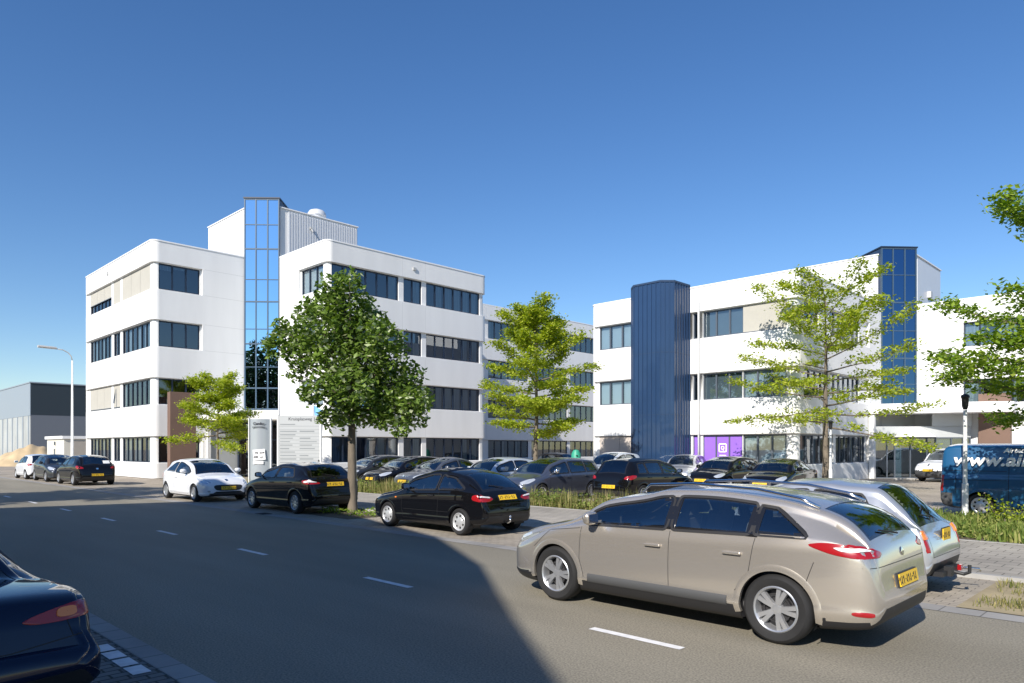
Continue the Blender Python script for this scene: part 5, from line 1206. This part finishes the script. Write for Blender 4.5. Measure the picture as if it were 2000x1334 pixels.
# ---------------------------------------------------------------- trees, grass and street furniture
leafmat('leaf_oak', (.21, .30, .022), (.46, .52, .055), (.58, .58, .12), tr=.46)
leafmat('leaf_oak_green', (.11, .21, .02), (.30, .41, .045), (.42, .50, .10), tr=.42)
leafmat('leaf_linden', (.075, .135, .024), (.22, .32, .06), (.62, .66, .45), tr=.34, rough=.38)
leafmat('leaf_dark', (.015, .035, .010), (.04, .075, .02), tr=.25)
leafmat('grass_blade', (.10, .13, .03), (.34, .31, .12), (.48, .40, .20), tr=.35, rough=.7)
leafmat('ground_cover', (.10, .17, .03), (.26, .30, .07), (.40, .38, .14), tr=.35, rough=.7)
def leaf_mesh(name, C, size, m, parent, up=.5, seed=1):
    """C: leaf centres; every leaf is a small folded blade of its own"""
    rg = np.random.default_rng(seed); C = np.asarray(C, float); N = len(C)
    nn = rg.normal(size=(N, 3)); nn[:, 2] = abs(nn[:, 2])+up; nn /= np.linalg.norm(nn, axis=1)[:, None]
    a = rg.normal(size=(N, 3)); a -= (a*nn).sum(1)[:, None]*nn; a /= np.linalg.norm(a, axis=1)[:, None]; b = np.cross(nn, a)
    s = size*rg.uniform(.6, 1.25, N)[:, None]
    V = np.stack([C-a*s*.5, C+b*s*.30-nn*s*.06, C+a*s*.5, C-b*s*.30-nn*s*.06, C+nn*s*.05], 1).reshape(-1, 3)
    i = np.arange(N)[:, None]*5; F = np.concatenate([i+[0, 4, 1], i+[1, 4, 2], i+[2, 4, 3], i+[3, 4, 0]], 1).reshape(-1, 3)
    me = bpy.data.meshes.new(name); me.vertices.add(len(V)); me.vertices.foreach_set('co', V.ravel()); me.loops.add(F.size); me.loops.foreach_set('vertex_index', F.ravel().astype(np.int32))
    me.polygons.add(len(F)); me.polygons.foreach_set('loop_start', (np.arange(len(F))*3).astype(np.int32)); me.update(calc_edges=True)
    return link(name, me, parent, [m])
def limb(mb, p0, d, L, r0, rg, bend=.15, n=6, rise=0):
    pts = [Vector(p0)]; d = Vector(d).normalized()
    for k in range(n):
        d = (d+Vector(rg.normal(0, bend, 3).tolist())*.5+Vector((0, 0, rise/n))).normalized(); pts.append(pts[-1]+d*L/n)
    mb.tube(pts, [r0*(1-.85*k/n) for k in range(n+1)], 6, cap=False); return pts
def pinoak(name, label, x, y, H, zlow, prof, nl, seed, leaf, m='leaf_oak', tw=8, cl=4, lv=12, tr=.13, csize=(.17, .07), lean=(0, 0), group='young street trees with light green leaves', skew=None, top=.9):
    e = empty(name, (x, y, 0)); tag(e, label, 'tree', group); rg = np.random.default_rng(seed); mb = MB(); C = []
    tp = [Vector((lean[0]*k/8+rg.normal(0, .02), lean[1]*k/8+rg.normal(0, .02), H*.97*k/8)) for k in range(9)]; tp[0] = Vector((0, 0, -.03))
    mb.tube([Vector((0, 0, -.03)), Vector((0, 0, .06)), Vector((0, 0, .3))]+tp[1:], [tr*1.6, tr*1.25, tr]+[tr*(1-.88*(k/8)**.9) for k in range(1, 9)], 10)
    for i in range(nl):
        t = (i+.5)/nl; z = zlow+(H*.95-zlow)*t; az = i*2.39996+rg.normal(0, .25); L = prof(t)*rg.uniform(.72, 1.12); d = Vector((math.cos(az), math.sin(az), -.08+top*t**1.4+rg.normal(0, .07)))
        if skew: L *= skew(az, t)
        k = z/(H*.97)*8; a = tp[min(int(k), 7)]; p0 = a.lerp(tp[min(int(k)+1, 8)], k-int(k))
        pts = limb(mb, p0, d, L, .022+.03*(1-t), rg, .12, 7, .12)
        for j in range(tw):
            s = .22+.78*(j+.5)/tw; q = pts[int(s*7)].lerp(pts[min(int(s*7)+1, 7)], s*7-int(s*7)); side = 1 if j % 2 else -1
            dd = (pts[-1]-pts[0]).normalized(); tl = L*.34*(1.15-s*.75)*rg.uniform(.6, 1.25)
            per = Vector((-dd.y, dd.x, 0)).normalized()*side; td = (dd*.75+per*rg.uniform(.6, 1.1)+Vector((0, 0, rg.uniform(-.12, .22)))).normalized()
            tpts = limb(mb, q, td, tl, .009, rg, .2, 3)
            for c in range(cl):
                u = rg.uniform(.15, 1.05); w_ = tpts[0].lerp(tpts[-1], u); n = int(lv*rg.uniform(.4, 1.4))
                C.append(np.array(w_)+rg.normal(size=(n, 3))*np.array([csize[0], csize[0], csize[1]])+[0, 0, .02])
        n = int(lv*1.5); C.append(np.array(pts[-1])+rg.normal(size=(n, 3))*np.array([csize[0], csize[0], csize[1]]))
    mb.build('trunk', 'bark', e, smooth=True, fix=False); leaf_mesh('crown', np.concatenate(C), leaf, m, e, up=.9, seed=seed); return e
RT = Vector((.7117, .7025)); FW = Vector((-.7025, .7117))
def lobed(name, label, px, Y, lobes, trunk, seed, leaf, per, m, zb=None, tr=.12, depth=1.0):
    """crown given as lobes (sideways m, height m, radius m), each with its own depth"""
    x, y = at(px, Y); e = empty(name, (x, y, 0)); tag(e, label, 'tree'); rg = np.random.default_rng(seed); mb = MB(); C = []
    tp = [Vector((0, 0, -.03)), Vector((0, 0, .05)), Vector((.0, 0, .5)), Vector((-.02, 0, 1.2)), Vector((-.05, .02, 2.0)), Vector((-.08, .03, 3.0)), Vector((-.12, .03, 4.2)), Vector((-.1, .05, 5.6))]
    mb.tube(tp, [tr*1.35, tr*1.1, tr, tr*.88, tr*.8, tr*.62, tr*.4, tr*.15], 12)
    for (a, z, r) in lobes:
        for k in range(2 if r > .45 else 1):
            dp = rg.uniform(-1, 1)*depth*math.sqrt(max(.1, 1-(abs(a)/2.6)**2)); sg = 1 if k else -1
            dp = abs(dp)*sg; c = RT*a+FW*dp; c = Vector((c.x, c.y, z+rg.normal(0, .08)))
            q = tp[5].lerp(tp[6], min(1, max(0, (z-3.2)/3))); mid = q.lerp(c, .5)+Vector((0, 0, -.12)); mb.tube([q-Vector((0, 0, .1)), mid, c], [.036, .022, .008], 6, cap=False)
            n = int(per*r*r*4); u = rg.normal(size=(n, 3)); u /= np.linalg.norm(u, axis=1)[:, None]; rad = r*(rg.uniform(.2, 1.0, n)**.5+abs(rg.normal(0, .10, n)))
            wob = 1+.16*np.sin(u[:, 0]*5+c.x*3)*np.cos(u[:, 2]*4+c.z*5)+.10*np.sin(u[:, 1]*9+c.y*7)
            C.append(np.array(c)+u*(rad*wob)[:, None]*[1, 1, .85])
    mb.build('trunk', 'bark', e, smooth=True, fix=False); leaf_mesh('crown', np.concatenate(C), leaf, m, e, up=.6, seed=seed); return e
K2 = 20.2/1390
def lb(px, y, r): return ((px-688)*K2, 1.82+(875-y)*K2, r*K2)
L2 = [lb(*q) for q in ((665, 566, 30), (700, 572, 22), (640, 600, 36), (690, 610, 44), (735, 622, 26), (600, 622, 26), (640, 650, 46), (700, 660, 48), (755, 660, 34), (575, 660, 32), (556, 690, 28), (600, 685, 34), (660, 700, 42), (720, 708, 46), (775, 700, 30),
    (800, 735, 30), (760, 745, 42), (700, 755, 46), (650, 752, 34), (625, 775, 24), (815, 785, 34), (770, 795, 44), (715, 800, 42), (665, 805, 34), (640, 818, 20), (815, 818, 22), (790, 835, 20), (750, 832, 22), (560, 645, 18), (545, 675, 14), (590, 722, 20), (672, 545, 14))]
big = lobed('linden_tree', 'big dark green tree in the parking bay between the two black hatchbacks', 688, 20.2, L2, 2.2, 5, .175, 270, 'leaf_linden', tr=.135, depth=1.25)
x, y = at(1612, 33.0)
pinoak('oak_tree', 'wide light green tree with tiered branches before the right office corner', x, y, 9.2, 2.7, lambda t: 4.9*(1-.42*t**1.4), 31, 11, .16, tw=9, cl=5, lv=14, tr=.17, csize=(.20, .085), top=.75)
x, y = at(1047, 34.0)
t3 = pinoak('oak_tree', 'light green tree between the two offices, its crown against the sky', x, y, 8.5, 2.45, lambda t: 3.0*(1-.72*max(0, t-.25)**1.1) if t > .12 else 2.2, 36, 23, .15, tw=9, cl=6, lv=18, tr=.14, csize=(.19, .09), top=1.0)
x, y = at(425, 36.5)
pinoak('oak_tree', 'small light green tree before the left entrance, behind the white hatchback', x, y, 5.15, 2.2, lambda t: 2.55*(1-.55*t**1.2), 26, 31, .13, tw=9, cl=5, lv=18, tr=.085, csize=(.17, .09), top=.9)
x, y = at(2125, 14.6)
pinoak('oak_tree', 'green tree at the right edge, its branches over the blue van', x, y, 6.1, 2.6, lambda t: 3.35 if t < .55 else (1.0 if t < .8 else 2.5), 34, 47, .12, m='leaf_oak_green', tw=9, cl=6, lv=17, tr=.14, csize=(.15, .08), top=.95)
def copy_tree(src, loc, s, rz, label, group):
    r = src.copy(); COL.objects.link(r); r.location = loc; r.scale = (s, s, s); r.rotation_euler = (0, 0, rz); r['label'] = label; r['group'] = group
    for ch in list(src.children): c = ch.copy(); COL.objects.link(c); c.parent = r
    return r
GB = 'tall trees on the near side of the street'
tall = lobed('street_tree', 'tall dark tree on the near side of the street, behind the viewpoint', 688, 20.2, L2, 2.2, 9, .26, 130, 'leaf_dark', tr=.14, depth=1.6); tall['group'] = GB
tall.location = (-43, 3-32, 0); tall.scale = (2.7, 2.7, 2.7)
for loc, s, rz in (((-13, -44, 0), 2.6, 1), ((-54, -22, 0), 2.5, 2), ((-27.6, -7.6, 0), 1.95, 3.5), ((6, -50, 0), 2.5, 4), ((33, -20, 0), 2.4, 5), ((24, -30, 0), 2.6, 0)):
    copy_tree(tall, loc, s, rz, 'tall dark tree on the near side of the street, behind the viewpoint', GB)
# grass and weeds
def blades(name, label, cat, sampler, n, h, wd, m, seed, lean=.35):
    rg = np.random.default_rng(seed); P_ = sampler(rg, n); N = len(P_); hh = rg.uniform(h[0], h[1], N)*P_[:, 3]; az = rg.uniform(0, 6.283, N)
    d = np.stack([np.cos(az), np.sin(az), 0*az], 1); pr = np.stack([-np.sin(az), np.cos(az), 0*az], 1); ln = rg.uniform(0, lean, N)[:, None]*hh[:, None]
    B = P_[:, :3]; w2 = wd*rg.uniform(.6, 1.4, N)[:, None]; up = np.array([0, 0, 1.])
    V = np.stack([B-pr*w2/2, B+pr*w2/2, B+d*ln*.35+up*hh[:, None]*.6+pr*w2*.4, B+d*ln*.35+up*hh[:, None]*.6-pr*w2*.4, B+d*ln+up*hh[:, None]], 1).reshape(-1, 3)
    i = np.arange(N)[:, None]*5; F = [tuple(q) for q in (i+[0, 1, 2, 3]).tolist()]+[tuple(q) for q in (i+[3, 2, 4]).tolist()]
    me = bpy.data.meshes.new(name); me.from_pydata(V.tolist(), [], F); me.update(); o = link(name, me, None, [m]); tag(o, label, cat, kind='stuff'); return o
def strip(x0, x1, y0, y1, z=.03, clump=1.0, bias=None):
    def f(rg, n):
        k = max(4, int(n/60)); cx = rg.uniform(x0, x1, k); cy = rg.uniform(y0, y1, k); ch = rg.uniform(.45, 1.25, k)
        if bias is not None: ch *= bias(cx)
        j = rg.integers(0, k, n); x = cx[j]+rg.normal(0, .16, n); y = cy[j]+rg.normal(0, .11, n); ok = (y > y0-.06) & (y < y1+.06) & (x > x0) & (x < x1)
        return np.stack([x, y, np.full(n, z), ch[j]*clump], 1)[ok]
    return f
blades('grass_strip', 'tall dry green and yellow grass between the pavement and the car park', 'grass', strip(-33, -7.5, 15.9, 16.8), 15000, (.18, .62), .016, 'grass_blade', 3)
blades('ground_cover', 'low green and yellow planting in the bed before the blue van', 'planting', strip(-8.5, 9, 15.9, 20.4, bias=lambda x: np.where(x < -7.5, .4, 1)), 26000, (.10, .34), .035, 'ground_cover', 4, .7)
def cover(x0, x1, y0, y1, h, n, leaf, m, name, label, cat, seed):
    rg = np.random.default_rng(seed); k = max(3, n//40); cx, cy = rg.uniform(x0, x1, k), rg.uniform(y0, y1, k); ch = rg.uniform(.3, 1, k)*h; j = rg.integers(0, k, n)
    C = np.stack([cx[j]+rg.normal(0, .16, n), cy[j]+rg.normal(0, .13, n), .04+abs(rg.uniform(0, 1, n))*ch[j]], 1); C = C[(C[:, 1] > y0-.05) & (C[:, 1] < y1+.05)]
    return tag(leaf_mesh(name, C, leaf, m, None, up=.4, seed=seed), label, cat, kind='stuff')
cover(-33, -7.5, 15.85, 16.85, .55, 11000, .09, 'ground_cover', 'weeds', 'leafy weeds low in the grass strip', 'weeds', 8)
cover(-8.2, 8, 15.85, 20.5, .34, 15000, .085, 'ground_cover', 'shrub_bed', 'leafy ground cover at the foot of the white pole', 'planting', 9)
cover(-18.0, -15.6, 10.2, 11.7, .20, 700, .07, 'leaf_oak_green', 'weeds', 'weeds round the foot of the big dark green tree', 'weeds', 10)
blades('grass_patch', 'thin dry grass on the verge by the traffic island', 'grass', strip(-2.0, 2.5, 9.5, 11.5, .015), 5200, (.03, .11), .012, 'grass_blade', 6, .9)
blades('grass_patch', 'low tufts of grass at the foot of the sign pylon', 'grass', strip(-33, -30.5, 14.2, 16.8, .02), 1400, (.15, .5), .02, 'grass_blade', 7)
sheet('tree_pit', rect(-18.1, -15.7, 9.95, 11.6), .006, 'soil')
for (px, Y, s) in ((1962, 15.6, 1.0), (1996, 15.2, .8)):
    x, y = at(px, Y); e = empty('sapling', (x, y, .03)); tag(e, 'knee-high pale green sapling before the blue van, %s' % ('left one of the two' if px < 1980 else 'at the picture edge'), 'shrub', 'saplings before the blue van')
    rg = np.random.default_rng(px); mb = MB(); C = []
    for k in range(5): pts = limb(mb, (0, 0, 0), (rg.normal(0, .35), rg.normal(0, .35), 1), .75*s*rg.uniform(.6, 1.1), .01, rg, .15, 4); [C.append(np.array(pts[j])+rg.normal(size=(9, 3))*.05) for j in (2, 3, 4)]
    mb.build('stem', 'bark', e, fix=False); leaf_mesh('foliage', np.concatenate(C), .085, 'leaf_oak', e, seed=px)
# street lamp
x, y = at(141, 45); e = wempty('street_lamp', (x, y, 0)); tag(e, 'tall grey street lamp with curved arm, left of the white office', 'street lamp')
mb = MB(); mb.tube([(x, y, 0), (x, y, 1.2), (x, y, 1.25), (x, y, 7.35)], [.11, .11, .085, .05], 12); mb.build('pole', 'pole_white', e, smooth=True)
mb = MB(); mb.tube([(x, y, 7.35), (x, y-.05, 7.6), (x, y-.22, 7.82), (x, y-.5, 7.97), (x, y-.95, 8.02)], .032, 8); mb.build('arm', 'pole_grey', e, smooth=True)
mb = MB(); vs = []
for k in range(9):
    t = k/8; yy = y-.85-1.0*t; hw = .05+.13*math.sin(min(1, t*1.25)*math.pi*.62); z = 8.02+.03*t
    for a in range(10): th = 2*math.pi*a/10; vs.append((x+hw*math.cos(th), yy, z+(.10 if math.sin(th) > 0 else .06)*math.sin(th)))
mb.add(vs, [(k*10+a, k*10+(a+1) % 10, (k+1)*10+(a+1) % 10, (k+1)*10+a) for k in range(8) for a in range(10)]+[tuple(range(10)), tuple(range(80, 90))])
mb.build('lantern', 'pole_grey', e, smooth=True, angle=50)
# park lamps: white post, black lantern
for px, Y, top, lab in ((1885, 18.3, 3.15, 'white lamp post with black lantern, standing before the blue van'), (1622, 30.5, 2.95, 'thin white lamp post with black lantern, behind the tiered light green tree')):
    x, y = at(px, Y); e = wempty('lamp_post', (x, y, 0)); tag(e, lab, 'lamp post', 'white lamp posts with black lanterns')
    mb = MB(); mb.tube([(x, y, 0), (x, y, .9), (x, y, .92), (x, y, top-.35)], [.075, .075, .055, .045], 12); mb.build('post', 'pole_white', e, smooth=True, angle=40)
    mb = MB(); mb.lathe([(.045, -.34), (.06, -.30), (.075, -.25), (.085, -.05), (.105, -.02), (.09, .03), (.03, .06), (0, .065)], (x, y, top), seg=16); mb.build('lantern', 'black_plastic', e, smooth=True, angle=40)
# flagpoles with flags furled by the still air
for px, top, fl in ((545, 7.0, 1), (612, 7.0, 1), (694, 7.2, 1)):
    x = FX(px, 16.65); y = 16.65; e = wempty('flagpole', (x, y, 0)); tag(e, 'white flagpole with hanging blue flag, %s' % {545: 'leftmost, at the left edge of the tenant board', 612: 'middle one, before the tenant board', 694: 'right beside the big tree trunk'}[px], 'flagpole', 'white flagpoles on the grass strip')
    mb = MB(); mb.tube([(x, y, 0), (x, y, top)], [.055, .03], 12); mb.lathe([(0, .06), (.04, .03), (.04, 0)], (x, y, top), seg=10); mb.build('pole', 'pole_white', e, smooth=True)
    if px == 545: e['label'] = 'white flagpole without flag, leftmost, at the left edge of the tenant board'; continue
    mb = MB(); vs = []; nI, nJ = 10, 12; zt_, zb_ = (3.75, 2.55) if px == 612 else (5.3, 3.6)
    for j in range(nJ+1):
        for i in range(nI+1):
            u, v_ = i/nI, j/nJ; vs.append((x+.06+RT.x*u*.42, y+RT.y*u*.42+.07*math.sin(u*9+v_*2)*(.3+v_), zt_-(zt_-zb_)*v_-.25*u))
    mb.add(vs, [(j*(nI+1)+i, j*(nI+1)+i+1, (j+1)*(nI+1)+i+1, (j+1)*(nI+1)+i) for j in range(nJ) for i in range(nI)]); mb.build('flag', 'flag_blue', e, smooth=True, fix=False)
# sign pylon: convex grey face between two thin fins
x, y = at(508, 32.0); e = wempty('sign_pylon', (x, y, 0)); tag(e, 'grey convex sign pylon with paper notice, behind the gap of white and black hatchbacks', 'sign')
c2 = Vector((x, y)); W_ = .47; mb = MB(); pr_ = []
for k in range(13): a = -1+2*k/12; q = c2+RT*W_*a-FW*(.16*(1-a*a)); pr_.append((q.x, q.y))
for k in range(13): a = 1-2*k/12; q = c2+RT*W_*a+FW*(.16*(1-a*a)); pr_.append((q.x, q.y))
mb.prism(pr_, 0, 3.12); mb.build('panel', 'sign_face', e, smooth=True, angle=40)
for sg in (-1, 1):
    q = c2+RT*(W_+.02)*sg; mb = MB(); mb.obox((q.x, q.y, 1.58), (RT.x, RT.y, 0), (FW.x, FW.y, 0), (0, 0, 1), .02, .07, 1.58); mb.build('fin', 'pole_white', e)
def facing(px_off, z, fwd=.175): q = c2+RT*px_off-FW*fwd; return face_matrix((q.x, q.y, z), (RT.x, RT.y, 0))
lettering('sign_lettering', 'Candor', .17, 'sign_ink', e, facing(0, 2.86), bold=.004)
q = c2-FW*.165; mb = MB(); mb.obox((q.x, q.y, 2.78), (RT.x, RT.y, 0), (FW.x, FW.y, 0), (0, 0, 1), .30, .006, .006); mb.obox((q.x, q.y, 2.73), (RT.x, RT.y, 0), (FW.x, FW.y, 0), (0, 0, 1), .30, .006, .012); mb.build('sign_rule', 'sign_ink', e)
q = c2+RT*.02-FW*.185; tl = (RT.x*.995, RT.y*.995, .09); mb = MB(); mb.obox((q.x, q.y, 1.52), tl, (FW.x, FW.y, 0), (-RT.x*.09, -RT.y*.09, .995), .27, .004, .24); note = mb.build('notice', 'paper', e)
mb = MB(); q = c2+RT*-.02-FW*.185; mb.obox((q.x, q.y, 1.17), (RT.x, RT.y, 0), (FW.x, FW.y, 0), (0, 0, 1), .23, .004, .07); mb.build('notice', 'paper', e)
for dx, dz, tx in ((-.10, .05, 'TE'), (.15, .08, 'HUUR'), (-.12, -.13, '030'), (.14, -.14, '61')):
    q = c2+RT*dx-FW*.192; mw = face_matrix((q.x, q.y, 1.50+dz), tl); lettering('notice_print', tx, .13 if len(tx) < 4 else .08, 'sign_ink', note, mw, bold=.006)
# tenant board
x, y = at(585, 32.0); e = wempty('tenant_board', (x, y, 0)); tag(e, 'wide grey board listing tenants, above the roof of the black hatchback', 'sign'); c3 = Vector((x, y))
mb = MB(); mb.obox((x, y, 1.95), (RT.x, RT.y, 0), (FW.x, FW.y, 0), (0, 0, 1), .92, .05, 1.33); mb.build('panel', 'sign_grey', e)
for sg in (-1, 1):
    q = c3+RT*.96*sg; mb = MB(); mb.obox((q.x, q.y, 1.66), (RT.x, RT.y, 0), (FW.x, FW.y, 0), (0, 0, 1), .035, .07, 1.66); mb.build('post', 'pole_white', e)
q = c3-FW*.054; lettering('sign_lettering', 'Kruisplasweg 1', .20, 'sign_ink', e, face_matrix((q.x+RT.x*.12, q.y+RT.y*.12, 3.06), (RT.x, RT.y, 0)))
mb = MB(); rg = np.random.default_rng(5)
for k in range(14):
    z = 2.88-.155*k
    for a, b in ((-.86, -.86+rg.uniform(.35, .75)), (.02, .02+rg.uniform(.35, .82))):
        if rg.random() < .12: continue
        q = c3+RT*(a+b)/2-FW*.053; mb.obox((q.x, q.y, z), (RT.x, RT.y, 0), (FW.x, FW.y, 0), (0, 0, 1), (b-a)/2, .003, .018+.012*rg.random())
mb.build('name_rows', 'sign_line', e)
for k in range(14): 
    q = c3-FW*.0515; mb = MB(); mb.obox((q.x, q.y, 2.80-.155*k), (RT.x, RT.y, 0), (FW.x, FW.y, 0), (0, 0, 1), .90, .002, .006); mb.build('slat_joint', 'sign_line', e)
# green bottle bank and two low white wheel stops
x, y = at(1125, 47); e = wempty('bottle_bank', (x, y, 0)); tag(e, 'green bottle bank before the rear wing of the left office', 'bin')
mb = MB(); mb.lathe([(0, 0), (.30, 0), (.34, .15), (.34, .9), (.30, 1.45), (.18, 1.68), (0, 1.72)], (x, y, 0), seg=20); b_ = mb.build('container', 'green_bin', e, smooth=True, angle=50)
mb = MB(); mb.lathe([(.06, 0), (.06, .05), (0, .05)], (x+.25, y-.22, 1.3), seg=10); mb.build('slot', 'rubber', b_)
for px in (1755, 1780):
    x, y = at(px, 40); mb = MB(); mb.prism([(x-.25, y-.1), (x+.25, y-.1), (x+.2, y+.1), (x-.2, y+.1)], 0, .13); o = mb.build('wheel_stop', 'concrete', bevel=.02); tag(o, '%s of two low pale wheel stops on the paving before the right entrance' % ('left' if px == 1755 else 'right'), 'wheel stop', 'wheel stops before the entrance')
